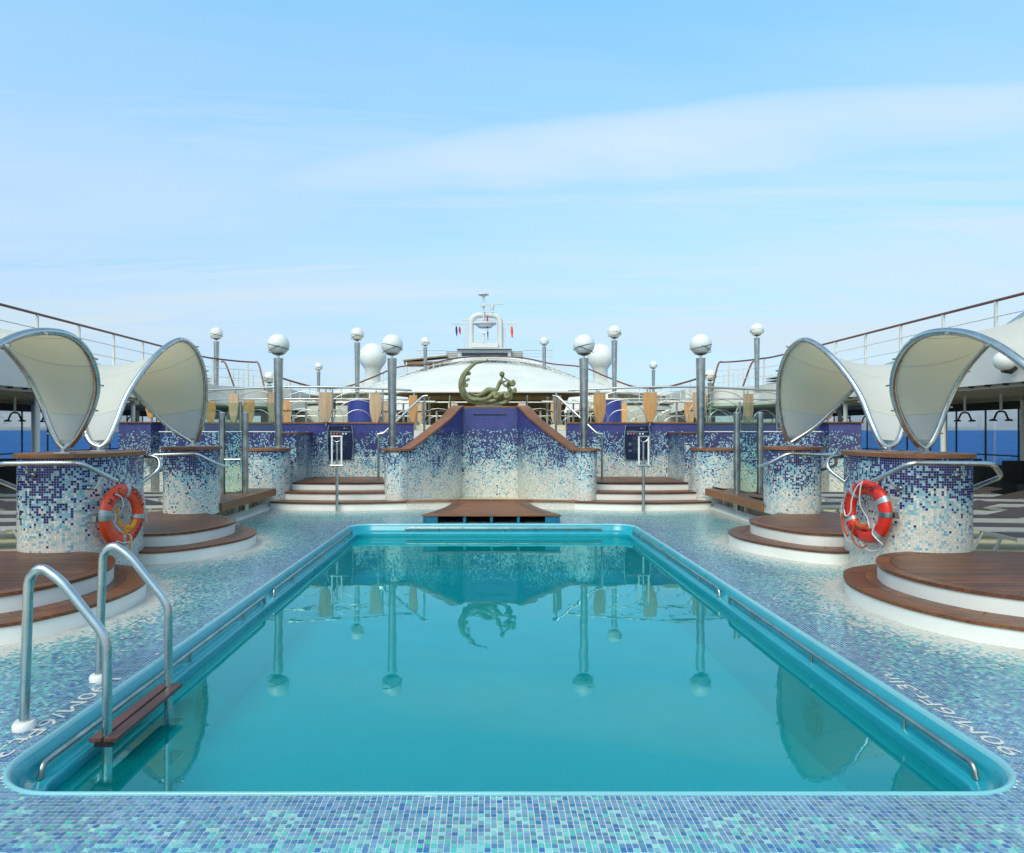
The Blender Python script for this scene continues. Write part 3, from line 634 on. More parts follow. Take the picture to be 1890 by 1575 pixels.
def platform(s, low, up, label, grp):
    c = np.mean(low, 0); root = thing('teak_platform', label, 'platform', P(s, c[0], c[1], 0), grp)
    L, U_ = side(low, s), side(up, s)
    MB().prism(offset_poly(L, -0.012), -0.005, 0.139).build('riser', MT['white'], root, True)
    MB().prism(offset_poly(L, -0.006), 0.14, 0.165).build('sub_deck', MT['caulk'], root)
    # lower tread: a ring of boards two wide
    n = len(L); nb = 14
    for w0, w1 in ((0.0, 0.2), (0.205, 0.42)):
        A, B = offset_poly(L, -w0), offset_poly(L, -w1)
        for k in range(nb):
            i0 = int(round(k*n/nb)); i1 = int(round((k+1)*n/nb)); idx = [i % n for i in range(i0, i1+1)]; q = len(idx)
            a = [A[i] for i in idx]; b = [B[i] for i in idx]
            def sh(p, r, t): return (p[0]+(r[0]-p[0])*t, p[1]+(r[1]-p[1])*t)
            a[0] = sh(a[0], a[1], .02); b[0] = sh(b[0], b[1], .02)
            vs = [(x, y, 0.141) for x, y in a]+[(x, y, 0.17) for x, y in a]+[(x, y, 0.17) for x, y in b]+[(x, y, 0.141) for x, y in b]; fs = []
            for r in range(4):
                for j in range(q-1): fs.append((r*q+j, r*q+j+1, ((r+1) % 4)*q+j+1, ((r+1) % 4)*q+j))
            fs += [(0, q, 2*q, 3*q), (q-1, 4*q-1, 3*q-1, 2*q-1)]
            MB().add(vs, fs).build('tread_board', MT['teak'], root)
    MB().prism(offset_poly(U_, -0.014), 0.1655, 0.308).build('upper_riser', MT['white'], root, True)
    teak_top(U_, 0.34, root)
    return root
for s, side_n, ob in ((-1, 'left', 'pool ladder'), (1, 'right', 'right pool rail')):
    platform(s, NEARLOW, NEARUP, 'large two-step teak platform at the near %s, white risers, beside the wide mosaic pillar' % side_n, 'two-step teak platforms')
    platform(s, MIDLOW, MIDUP, 'two-step teak platform on the %s under the narrow sail pillar, farther from the lens' % side_n, 'two-step teak platforms')

# ---------------------------------------------------------------- mosaic pillars
def pillar(s, poly, z0, z1, label, cap='teakl', capout=0.035, grp='mosaic pillars', tmap=(None, None), zlow=None):
    W = side(poly, s); c = np.mean(W, 0); root = thing('mosaic_pillar', label, 'pillar', (c[0], c[1], z0), grp)
    MB().prism(W, z0, z1-0.001).build('core', MT['wgrout'], root, True)
    mosaic(W, z0, z1, root, closed=True, top=0.97, tmap=tmap)
    cp = offset_poly(W, capout); n = len(cp); nb = 6
    MB().prism(offset_poly(W, 0.0), z1+0.001, z1+0.044).build('cap_core', MT[cap], root)
    inn = offset_poly(W, -0.12)
    for k in range(nb):
        i0 = int(round(k*n/nb)); i1 = int(round((k+1)*n/nb)); idx = [i % n for i in range(i0, i1+1)]; q = len(idx)
        a = [cp[i] for i in idx]; b = [inn[i] for i in idx]
        a[0] = (a[0][0]*.97+a[1][0]*.03, a[0][1]*.97+a[1][1]*.03)
        vs = [(x, y, z1) for x, y in a]+[(x, y, z1+0.047) for x, y in a]+[(x, y, z1+0.047) for x, y in b]+[(x, y, z1) for x, y in b]; fs = []
        for r in range(4):
            for j in range(q-1): fs.append((r*q+j, r*q+j+1, ((r+1) % 4)*q+j+1, ((r+1) % 4)*q+j))
        fs += [(0, q, 2*q, 3*q), (q-1, 4*q-1, 3*q-1, 2*q-1)]
        MB().add(vs, fs).build('cap_board', MT[cap], root)
    return root
COL1 = sell(5.0, 8.33, 0.535, 0.78, 2.7, 64); COL2 = sell(5.05, 11.50, 0.42, 0.46, 2.4, 48)
LAMPC = sell(5.02, 15.22, 0.52, 0.50, 2.3, 48); INC = sell(2.07, 15.22, 0.29, 0.42, 2.3, 40)
for s, sn in ((-1, 'left'), (1, 'right')):
    pillar(s, COL1, 0.0, 1.385, 'wide oval mosaic pillar at the near %s with a life ring on its side' % sn, tmap=(0.27, 1.52))
    pillar(s, COL2, 0.30, 1.375, 'narrow round mosaic pillar on the %s carrying the far foot of a sail' % sn, tmap=(0.27, 1.52))
    pillar(s, LAMPC, 0.0, 1.25, 'mosaic pillar under the %s outer globe lamp, beside the curved steps' % sn, tmap=(0.1, 1.75))

# ---------------------------------------------------------------- curved steps left and right
def steps(s, sn):
    root = thing('curved_steps', 'three curved %s steps with white risers and teak treads before the notice board' % sn, 'steps', P(s, 3.3, 15.2, 0), 'curved steps to the notice boards')
    for k, (pl, z) in enumerate(((STEP1, 0.17), (STEP2, 0.34), (STEP3, 0.51))):
        W = side(pl, s); zb = -0.005 if k == 0 else z-0.1695
        m = MB().prism(W, zb, z-0.035); m.build('riser', MT['white'], root)
        F = W[:15]; yb = W[15][1]
        Fo = [(x, y-0.022) for x, y in F]
        if k < 2:
            for j in range(3):       # tread boards along the curve
                q = len(F); d0, d1 = j*0.19, j*0.19+0.184
                a = [(x, y+d0) for x, y in Fo]; b = [(x, y+d1) for x, y in Fo]
                vs = [(x, y, z-0.034) for x, y in a]+[(x, y, z) for x, y in a]+[(x, y, z) for x, y in b]+[(x, y, z-0.034) for x, y in b]; fs = []
                for r in range(4):
                    for i in range(q-1): fs.append((r*q+i, r*q+i+1, ((r+1) % 4)*q+i+1, ((r+1) % 4)*q+i))
                fs += [(0, q, 2*q, 3*q), (q-1, 4*q-1, 3*q-1, 2*q-1)]
                MB().add(vs, fs).build('tread_board', MT['teak'], root)
        else:
            W2 = Fo+[(W[15][0], yb), (W[16][0], yb)]
            MB().prism(W2, z-0.034, z-0.006).build('sub_deck', MT['caulk'], root)
            y = min(p[1] for p in W2)+0.14
            q = len(F); a = Fo; b = [(x, yy+0.13) for x, yy in Fo]
            vs = [(x, yy, z-0.034) for x, yy in a]+[(x, yy, z) for x, yy in a]+[(x, yy, z) for x, yy in b]+[(x, yy, z-0.034) for x, yy in b]; fs = []
            for r in range(4):
                for i in range(q-1): fs.append((r*q+i, r*q+i+1, ((r+1) % 4)*q+i+1, ((r+1) % 4)*q+i))
            fs += [(0, q, 2*q, 3*q), (q-1, 4*q-1, 3*q-1, 2*q-1)]
            MB().add(vs, fs).build('nosing_board', MT['teak'], root)
            xa, xb = min(p[0] for p in F)+0.01, max(p[0] for p in F)-0.01; x = xa; k2 = 0
            while x < xb-0.05:       # diagonal-looking lengthwise planks
                MB().box((x, 15.66, z-0.02), (min(x+0.088, xb), 17.41, z)).build('plank', MT['teaky'], root); x += 0.093
for s, sn in ((-1, 'left'), (1, 'right')): steps(s, sn)

# ---------------------------------------------------------------- waterfall wall with wings
def wing(s):     # plan from recess edge (inner) to lamp column (outer)
    pts = [(0.70, 17.30), (0.78, 16.85), (0.98, 16.35), (1.25, 15.85), (1.55, 15.35), (1.86, 14.95), (2.12, 14.82)]
    return [(AX+s*p.x, p.y) for p in catmull([(a, b, 0) for a, b in pts], 8)]
wall = thing('waterfall_wall', 'tall curved mosaic wall with sloping wings, deep blue top fading to cream', 'wall', (AX, 17.3, 0))
m = MB().box((AX-0.70, 17.30, -0.003), (AX+0.70, 17.75, 2.27)); m.build('centre_core', MT['wgrout'], wall)
path = [(AX-0.70, 17.30), (AX-0.35, 17.32), (AX, 17.33), (AX+0.35, 17.32), (AX+0.70, 17.30)]
mosaic([(AX-0.70, 17.298), (AX+0.70, 17.298)], 0.0, 2.25, wall, ref=(0, 0), tmap=(-0.15, 1.92), top=0.875)
MB().box((AX-0.74, 17.27, 2.271), (AX+0.74, 17.8, 2.305)).build('coping_board', MT['teakl'], wall)
MB().box((AX-0.42, 17.285, 2.07), (AX+0.42, 17.296, 2.10)).build('water_slot', MT['black'], wall)
WU = wing(1); _a = np.array(WU); _L = np.concatenate([[0], np.cumsum(np.linalg.norm(np.diff(_a, axis=0), axis=1))]); _L /= _L[-1]
def wing_top(f): return float(np.interp(np.interp(f, _L, _a[:, 0]-AX), [.70, .78, .98, 1.25, 1.55, 1.80, 2.2], [2.27, 2.20, 1.94, 1.69, 1.43, 1.235, 1.235]))
for s in (-1, 1):
    W = wing(s); a = np.array(W); seg = np.linalg.norm(np.diff(a, axis=0), axis=1); Ls = np.concatenate([[0], np.cumsum(seg)])/seg.sum()
    Wf = [(x, y+0.0) for x, y in W]; 
    tt = np.diff(a, axis=0); tt = np.vstack([tt, tt[-1:]]); tt /= np.linalg.norm(tt, axis=1)[:, None]; nr = np.stack([tt[:, 1], -tt[:, 0]], 1)
    if nr[len(nr)//2] @ (np.array((AX, 8))-a[len(a)//2]) < 0: nr = -nr
    b = a-nr*0.22; m = MB(); q = len(a); H = [wing_top(f)-0.003 for f in Ls]
    vs = [(*p, 0) for p in a]+[(*p, h) for p, h in zip(a, H)]+[(*p, h) for p, h in zip(b, H)]+[(*p, 0) for p in b]; fs = []
    for r in range(4):
        for j in range(q-1): fs.append((r*q+j, r*q+j+1, ((r+1) % 4)*q+j+1, ((r+1) % 4)*q+j))
    fs += [(0, q, 2*q, 3*q), (q-1, 4*q-1, 3*q-1, 2*q-1)]
    m.add(vs, fs).build('wing_core', MT['wgrout'], wall, True)
    mosaic(W, 0.0, 2.26, wall, ref=(AX, 8), topfn=wing_top, tmap=(-0.15, 1.92), top=0.875)
    # teak capping board in three lengths
    q3 = q//3+1
    for k in range(3):
        i0, i1 = k*(q-1)//3, (k+1)*(q-1)//3; o = a+nr*0.045; bi = a-nr*0.25
        idx = list(range(i0, i1+1)); qq = len(idx); hh = [wing_top(Ls[i]) for i in idx]
        vs = [(*o[i], h) for i, h in zip(idx, hh)]+[(*o[i], h+0.05) for i, h in zip(idx, hh)]+[(*bi[i], h+0.05) for i, h in zip(idx, hh)]+[(*bi[i], h) for i, h in zip(idx, hh)]; fs = []
        for r in range(4):
            for j in range(qq-1): fs.append((r*qq+j, r*qq+j+1, ((r+1) % 4)*qq+j+1, ((r+1) % 4)*qq+j))
        fs += [(0, qq, 2*qq, 3*qq), (qq-1, 4*qq-1, 3*qq-1, 2*qq-1)]
        MB().add(vs, fs).build('capping_board', MT['teakl'], wall, True)
for s, sn in ((-1, 'left'), (1, 'right')):
    pillar(s, INC, 0.0, 1.245, 'slim mosaic pillar at the foot of the waterfall wall wing, %s of the sculpture' % sn, capout=0.06, tmap=(0.1, 1.75))
# basin kerb
kerb = thing('basin_kerb', 'low tiled kerb with a thin teak rim below the waterfall wall', 'kerb', (AX, 14.85, 0))
KP = [(AX+u, y) for u, y in [(p.x, p.y) for p in catmull([(a, b, 0) for a, b in KERB], 6)]]
m = MB(); a = KP; b = [(x, y+0.2) for x, y in KP]; q = len(a)
def strip(a, b, z0, z1):
    q = len(a); vs = [(x, y, z0) for x, y in a]+[(x, y, z1) for x, y in a]+[(x, y, z1) for x, y in b]+[(x, y, z0) for x, y in b]; fs = []
    for r in range(4):
        for j in range(q-1): fs.append((r*q+j, r*q+j+1, ((r+1) % 4)*q+j+1, ((r+1) % 4)*q+j))
    fs += [(0, q, 2*q, 3*q), (q-1, 4*q-1, 3*q-1, 2*q-1)]
    return MB().add(vs, fs)
strip(a, b, 0.001, 0.147).build('core', MT['wgrout'], kerb)
mosaic(KP, 0.0, 0.145, kerb, ref=(AX, 0), colour=lambda nx, nz: np.array(CREAM)[rng.integers(0, 4, (nx, nz))]*0.95)
for k in range(4):
    i0, i1 = k*(q-1)//4, (k+1)*(q-1)//4
    aa = [(x, y-0.03) for x, y in KP[i0:i1+1]]; bb = [(x, y+0.22) for x, y in KP[i0:i1+1]]; aa[0] = (aa[0][0]+0.004, aa[0][1]); bb[0] = (bb[0][0]+0.004, bb[0][1])
    strip(aa, bb, 0.148, 0.178).build('rim_board', MT['teakl'], kerb)

# diving platform
dp_ = thing('waterfall_platform', 'low flared teak platform at the far pool end over dark openings', 'platform', (AX, 13.5, 0))
def pw(y): t = (y-12.42)/2.33; return 1.27-0.46*(1-(1-t)**1.9)
ys = [12.42+2.33*i/14 for i in range(15)]
outl = [(AX-pw(y), y) for y in ys]+[(AX+pw(y), y) for y in reversed(ys)]
MB().prism(outl, 0.128, 0.147).build('sub_deck', MT['caulk'], dp_)
y = 12.435; 
rows = [(12.415, 12.60)]+[(12.605+0.092*i, 12.605+0.092*i+0.087) for i in range(22)]+[(12.605+22*0.092, 14.75)]
for i, (y0, y1) in enumerate(rows):
    e = 0.0 if i in (0, len(rows)-1) else 0.26
    x0, x1 = pw(max(y0, 12.42))-e, pw(min(y1, 14.75))-e
    vs = [(AX-x0, y0, .13), (AX+x0, y0, .13), (AX+x1, y1, .13), (AX-x1, y1, .13), (AX-x0, y0, .158), (AX+x0, y0, .158), (AX+x1, y1, .158), (AX-x1, y1, .158)]
    MB().add(vs, [(3,2,1,0),(4,5,6,7),(0,1,5,4),(1,2,6,5),(2,3,7,6),(3,0,4,7)]).build('plank', MT['teakl'], dp_)
for s in (-1, 1):
    for e0, e1 in ((0.0, 0.125), (0.13, 0.255)):
        yy = [12.605+(14.62-12.605)*i/10 for i in range(11)]
        strip([(AX+s*(pw(y)-e0), y) for y in yy], [(AX+s*(pw(y)-e1), y) for y in yy], 0.13, 0.1585).build('side_board', MT['teaky'], dp_)
    strip([(AX+s*(pw(y)-0.02), y) for y in ys], [(AX+s*(pw(y)-0.05), y) for y in ys], 0.001, 0.127).build('side_wall', MT['bluetile'], dp_)
    MB().box((AX+s*1.245, 12.44, 0.001), (AX+s*0.98, 12.9, 0.126)).build('end_block', MT['bluetile'], dp_)
for x in (-0.49, 0.0, 0.49): MB().box((AX+x-0.025, 12.44, 0.001), (AX+x+0.025, 13.3, 0.126)).build('divider', MT['bluetile'], dp_)
MB().box((AX-0.97, 13.6, 0.001), (AX+0.97, 13.65, 0.126)).build('back_panel', MT['black'], dp_)

# ---------------------------------------------------------------- notice walls and upper deck
slab('upper_deck', (AX-9.4, 17.62, 1.70), (AX+9.4, 44, 1.83), MT['floor'])
for s, sn in ((-1, 'left'), (1, 'right')):
    root = thing('notice_wall', 'long %s mosaic wall with a wooden ledge behind the notice board' % sn, 'wall', P(s, 5, 17.5, 0), 'long mosaic walls below the upper deck')
    MB().box(P(s, 1.95, 17.452, -0.003), P(s, 9.2, 17.61, 1.862)).build('core', MT['wgrout'], root)
    mosaic([P(s, 1.95, 17.45, 0)[:2], P(s, 9.2, 17.45, 0)[:2]], 0.0, 1.86, root, ref=(AX, 0), tmap=(-0.04, 1.85), top=0.88)
    for k in range(5):
        a = 1.95+k*1.45
        MB().box(P(s, a+0.004, 17.42, 1.864), P(s, a+1.446, 17.65, 1.898)).build('ledge_board', MT['teakl'], root)
    # end column
    root = thing('end_pillar', 'tall square mosaic pillar at the outer %s end of the wall' % sn, 'pillar', P(s, 9.1, 17.2, 0), 'square end pillars')
    MB().box(P(s, 8.45, 17.0, -0.003), P(s, 9.25, 17.447, 1.87)).build('core', MT['wgrout'], root)
    mosaic([P(s, 8.45, 17.0, 0)[:2], P(s, 9.25, 17.0, 0)[:2]], 0.0, 1.87, root, ref=(AX, 0), tmap=(-0.04, 1.85), top=0.88)
    mosaic([P(s, 8.45, 17.0, 0)[:2], P(s, 8.45, 17.44, 0)[:2]], 0.0, 1.87, root, ref=(AX, 17.2), tmap=(-0.04, 1.85), top=0.88)
    MB().box(P(s, 8.4, 16.96, 1.871), P(s, 9.3, 17.44, 1.905)).build('cap_board', MT['teakl'], root)
    # lower front wall with glass screen
    root = thing('screen_wall', 'lower mosaic wall on the %s topped by glass panels' % sn, 'wall', P(s, 6.3, 16.1, 0), 'glass topped mosaic walls')
    MB().box(P(s, 4.98, 16.002, -0.003), P(s, 7.75, 16.2, 1.648)).build('core', MT['wgrout'], root)
    mosaic([P(s, 4.98, 16.0, 0)[:2], P(s, 7.75, 16.0, 0)[:2]], 0.0, 1.65, root, ref=(AX, 0), tmap=(-0.04, 1.85), top=0.95)
    MB().box(P(s, 4.97, 15.98, 1.651), P(s, 7.76, 16.22, 1.672)).build('white_sill', MT['white'], root)
    MB().box(P(s, 4.55, 16.0, -0.003), P(s, 4.975, 17.44, 1.62)).build('side_core', MT['wgrout'], root)
    mosaic([P(s, 4.55, 16.0, 0)[:2], P(s, 4.55, 17.44, 0)[:2]], 0.0, 1.62, root, ref=(AX, 16), tmap=(-0.04, 1.85), top=0.95)
    mosaic([P(s, 4.55, 15.998, 0)[:2], P(s, 4.975, 15.998, 0)[:2]], 0.0, 1.62, root, ref=(AX, 0), tmap=(-0.04, 1.85), top=0.95)
    MB().box(P(s, 4.52, 15.97, 1.621), P(s, 4.965, 17.44, 1.65)).build('cap_board', MT['teakl'], root)
    for k in range(4):
        u = 5.02+k*0.87
        MB().tube([P(s, u, 16.1, 1.673), P(s, u, 16.1, 2.36)], 0.03, 10).build('post', MT['dsteel'], root, True)
        if k < 3: MB().box(P(s, u+0.04, 16.094, 1.70), P(s, u+0.83, 16.106, 2.34)).build('glass_panel', MT['glass'], root)
    # tall shower enclosure of steel posts and glass
    root = thing('glass_screen', 'tall glass screen between steel posts beside the %s bench' % sn, 'glass screen', P(s, 5.0, 13.4, 0), 'tall glass screens')
    for u in (5.32, 4.86):
        MB().tube([P(s, u, 13.5, 0), P(s, u, 13.5, 2.02)], 0.062, 14).build('post', MT['dsteel'], root, True)
        MB().lathe([(0.066, 2.021), (0.066, 2.045), (0.02, 2.058)], (*P(s, u, 13.5, 0)[:2], 0), 14).build('post_cap', MT['steel'], root, True)
    MB().box(P(s, 5.25, 13.494, 0.15), P(s, 4.93, 13.506, 1.97)).build('glass_panel', MT['glass'], root)
    MB().tube([P(s, 5.25, 13.43, 1.12), P(s, 4.93, 13.43, 1.12)], 0.014, 8).build('towel_bar', MT['dsteel'], root, True)
    # notice board
    X = 628 if s < 0 else 1176
    cx = (X-897)/1260*17.4
    nb = thing('notice_board', '%s pool notice board, navy with a row of round icons and curved steel edges' % sn, 'notice board', (cx, 17.4, 1.4), 'navy notice boards')
    zt, zb = 1.80, 0.955; hw = 0.275
    def bw(z): t = (z-zb)/(zt-zb); return hw+0.035*4*t*(1-t)
    zs = [zb+(zt-zb)*i/10 for i in range(11)]
    vs = [(cx-bw(z), 17.40, z) for z in zs]+[(cx+bw(z), 17.40, z) for z in zs]+[(cx-bw(z), 17.44, z) for z in zs]+[(cx+bw(z), 17.44, z) for z in zs]; fs = []
    for i in range(10): fs += [(i, 11+i, 12+i, i+1), (22+i, 23+i, 34+i, 33+i), (i, i+1, 23+i, 22+i), (11+i, 33+i, 34+i, 12+i)]
    fs += [(0, 22, 33, 11), (10, 21, 43, 32)]
    MB().add(vs, fs).build('panel', MT['board'], nb)
    for q in (-1, 1): MB().tube([(cx+q*(bw(z)+0.02), 17.385, z) for z in [zb-0.02]+zs+[zt+0.02]], 0.016, 8).build('edge_rail', MT['steel'], nb, True)
    MB().box((cx-0.27, 17.393, 1.648), (cx+0.27, 17.399, 1.656)).build('divider_line', MT['pwhite'], nb)
    for i, mm in enumerate(('pgreen', 'pred', 'pred', 'print', 'pwhite', 'pwhite')):
        c0 = cx-0.235+i*0.076; k = 14
        vs = [(c0+0.024*math.cos(2*math.pi*j/k), yy, 1.605+0.024*math.sin(2*math.pi*j/k)) for yy in (17.399, 17.393) for j in range(k)]
        MB().add(vs, [tuple(range(k)), tuple(range(2*k-1, k-1, -1))]+[(j, k+j, k+(j+1) % k, (j+1) % k) for j in range(k)]).build('icon', MT[mm], nb)
    m = MB()
    for i in range(17):
        z = 1.545-i*0.026; w = rng.uniform(0.12, 0.34)
        if i % 5: m.box((cx-0.12, 17.394, z), (cx-0.12+w, 17.398, z+0.007))
    m.box((cx-0.25, 17.394, 1.675), (cx-0.02, 17.398, 1.687)); m.box((cx-0.22, 17.394, 1.14), (cx-0.14, 17.398, 1.20)); m.box((cx-0.22, 17.394, 1.3), (cx-0.15, 17.398, 1.38)); m.box((cx+0.12, 17.394, 1.735), (cx+0.20, 17.398, 1.75))
    m.build('printed_lines', MT['print'], nb, kind='stuff')
    k = 12; vs = [(cx+0.10+0.012*math.cos(2*math.pi*j/k), yy, 1.743+0.012*math.sin(2*math.pi*j/k)) for yy in (17.399, 17.393) for j in range(k)]
    MB().add(vs, [tuple(range(k)), tuple(range(2*k-1, k-1, -1))]+[(j, k+j, k+(j+1) % k, (j+1) % k) for j in range(k)]).build('emblem', MT['pwhite'], nb)
    # shower / rescue pole with white frame, standing on the deck before the steps
    X = (622 if s < 0 else 1187.5); px = (X-897)/1260*14.28
    sp_ = thing('frame_post', 'steel post with a tall white rectangular frame before the %s steps' % sn, 'post', (px, 14.28, 0), 'steel posts with white frames')
    MB().tube([(px, 14.28, 0.002), (px, 14.28, 0.9)], 0.031, 14).build('post', MT['steel'], sp_, True)
    MB().tube([(px, 14.28, 0.9), (px, 14.28, 1.46)], 0.022, 12).build('upper_post', MT['steel'], sp_, True)
    fx = 0.13*(-s)*0.0
    for q in (-1, 1): MB().box((px+q*0.10-0.016, 14.24, 0.96), (px+q*0.10+0.016, 14.27, 1.56)).build('frame_side', MT['white'], sp_, bevel=0.005)
    MB().tube([(px-0.125, 14.255, 1.565), (px+0.125, 14.255, 1.565)], 0.018, 10).build('frame_top', MT['dsteel'], sp_, True)
    MB().tube([(px-0.135, 14.255, 0.955), (px+0.135, 14.255, 0.955)], 0.026, 10).build('frame_bottom', MT['dsteel'], sp_, True)
    MB().tube([(px-0.085, 14.25, 1.5), (px-0.045, 14.25, 1.465), (px, 14.25, 1.455), (px+0.045, 14.25, 1.465), (px+0.085, 14.25, 1.5)], 0.006, 6).build('hanger', MT['steel'], sp_, True)
    # stairs up to the upper deck behind the wing
    st = thing('side_stairs', 'short flight of dark-edged white steps climbing behind the %s wing of the waterfall wall' % sn, 'stairs', P(s, 1.9, 16.6, 0.5), 'stairs to the upper deck')
    for k in range(7):
        z = 0.68+0.168*k; u1 = 2.62-0.185*k
        MB().box(P(s, 1.32, 16.75-0.02*k, z-0.168+0.001), P(s, u1, 17.44, z-0.03)).build('riser', MT['white'], st)
        MB().box(P(s, 1.30, 16.74-0.02*k, z-0.029), P(s, u1+0.03, 17.44, z)).build('tread', MT['black'], st)
    MB().box(P(s, 0.75, 17.46, 0), P(s, 1.945, 17.6, 1.69)).build('landing_core', MT['white'], st)
    # slanting handrail of the stairs
    hr = thing('stair_handrail', 'slanting steel handrail on two posts by the %s stairs to the upper deck' % sn, 'handrail', P(s, 2.75, 16.3, 0.5), 'slanting stair handrails')
    d = 16.0
    a = P(s, 2.64, 16.0, 1.60); b = P(s, 2.50, 16.0, 1.62); c = P(s, 1.64, 16.6, 2.52); e = P(s, 1.52, 16.6, 2.53)
    MB().tube(fillet([a, b, c, e], 0.08), 0.028, 12).build('rail', MT['steel'], hr, True)
    MB().tube([P(s, 2.62, 16.0, 0.511), P(s, 2.62, 16.0, 1.58)], 0.026, 10).build('post', MT['dsteel'], hr, True)
    MB().tube([P(s, 1.60, 16.6, 1.5), P(s, 1.60, 16.6, 2.48)], 0.026, 10).build('post', MT['dsteel'], hr, True)
    # bench and white gutter
    bn = thing('teak_bench', 'long low teak bench with thick front edge on the %s of the deck' % sn, 'bench', P(s, 4.85, 13.1, 0), 'long teak benches')
    for k in range(6):
        u0 = 4.62+k*0.094
        MB().box(P(s, u0, 11.62, 0.425), P(s, u0+0.089, 14.62, 0.45)).build('seat_board', MT['teaky'], bn)
    for k in range(2):
        y0 = 11.6+k*1.51
        MB().box(P(s, 4.59, y0+0.003, 0.305), P(s, 4.616, y0+1.507, 0.452)).build('front_board', MT['teakl'], bn)
    for y0 in (11.9, 13.2, 14.4): MB().box(P(s, 4.92, y0, 0), P(s, 5.0, y0+0.07, 0.42)).build('bench_leg', MT['white'], bn)
    MB().box(P(s, 5.02, 11.65, 0), P(s, 5.06, 14.6, 0.42)).build('back_panel', MT['floor'], bn)
    gt = thing('white_gutter', 'white sloped gutter beam on the deck below the %s bench' % sn, 'gutter', P(s, 4.8, 12.9, 0), 'white gutters below the benches')
    vs = [P(s, 4.712, 11.2, 0.003), P(s, 4.90, 11.2, 0.003), P(s, 4.90, 11.2, 0.115), P(s, 4.86, 11.2, 0.125), P(s, 4.72, 11.2, 0.04)]
    vs += [(v[0], 14.75, v[2]) for v in vs]
    MB().add(vs, [(0,1,2,3,4), (9,8,7,6,5), (0,5,6,1), (1,6,7,2), (2,7,8,3), (3,8,9,4), (4,9,5,0)]).build('beam', MT['white'], gt)
    # handrails round the pillars
    hr = thing('pillar_handrail', 'bent steel handrail wrapped round the wide near %s pillar' % sn, 'handrail', P(s, 5, 7.5, 1.3), 'pillar handrails')
    MB().tube(fillet([P(s, 5.60, 8.0, 1.02), P(s, 5.66, 7.62, 1.18), P(s, 5.38, 7.38, 1.335), P(s, 4.50, 7.40, 1.345), P(s, 4.31, 7.74, 1.13), P(s, 4.32, 7.80, 1.12)], 0.10), 0.026, 12).build('rail', MT['steel'], hr, True)
    for u, y in ((5.1, 7.55), (4.55, 7.66)):
        zz = 1.2 if u > 5 else 1.08
        MB().tube(fillet([P(s, u, y, zz), P(s, u-0.02, 7.42, zz), P(s, u-0.02, 7.40, 1.33)] if u > 5 else [P(s, u, y, zz-0.03), P(s, 4.40, 7.5, zz-0.04), P(s, 4.36, 7.58, 1.18)], 0.04), 0.009, 8).build('bracket', MT['dsteel'], hr, True)
        MB().sphere(P(s, u, y-0.005, zz if u > 5 else zz-0.03), 0.03, 12, 8).build('bracket_boss', MT['dsteel'], hr, True)
    hr = thing('pillar_handrail', 'small hooked steel rail at the back corner of the wide near %s pillar' % sn, 'handrail', P(s, 4.5, 8.9, 1.2), 'pillar handrails')
    MB().tube(fillet([P(s, 4.66, 9.0, 1.35), P(s, 4.42, 9.0, 1.35), P(s, 4.34, 8.9, 1.2), P(s, 4.52, 8.78, 1.03)], 0.10), 0.024, 12).build('rail', MT['steel'], hr, True)
    hr = thing('pillar_handrail', 'bent steel handrail wrapped round the narrow %s sail pillar' % sn, 'handrail', P(s, 4.8, 10.9, 1.2), 'pillar handrails')
    MB().tube(fillet([P(s, 5.46, 11.3, 1.04), P(s, 5.56, 11.0, 1.14), P(s, 5.46, 10.9, 1.30), P(s, 4.72, 10.9, 1.325), P(s, 4.44, 11.05, 1.14), P(s, 4.42, 11.3, 1.10)], 0.09), 0.026, 12).build('rail', MT['steel'], hr, True)
    MB().tube([P(s, 4.66, 11.25, 1.05), P(s, 4.5, 11.1, 1.05), P(s, 4.47, 11.06, 1.14)], 0.009, 8).build('bracket', MT['dsteel'], hr, True)

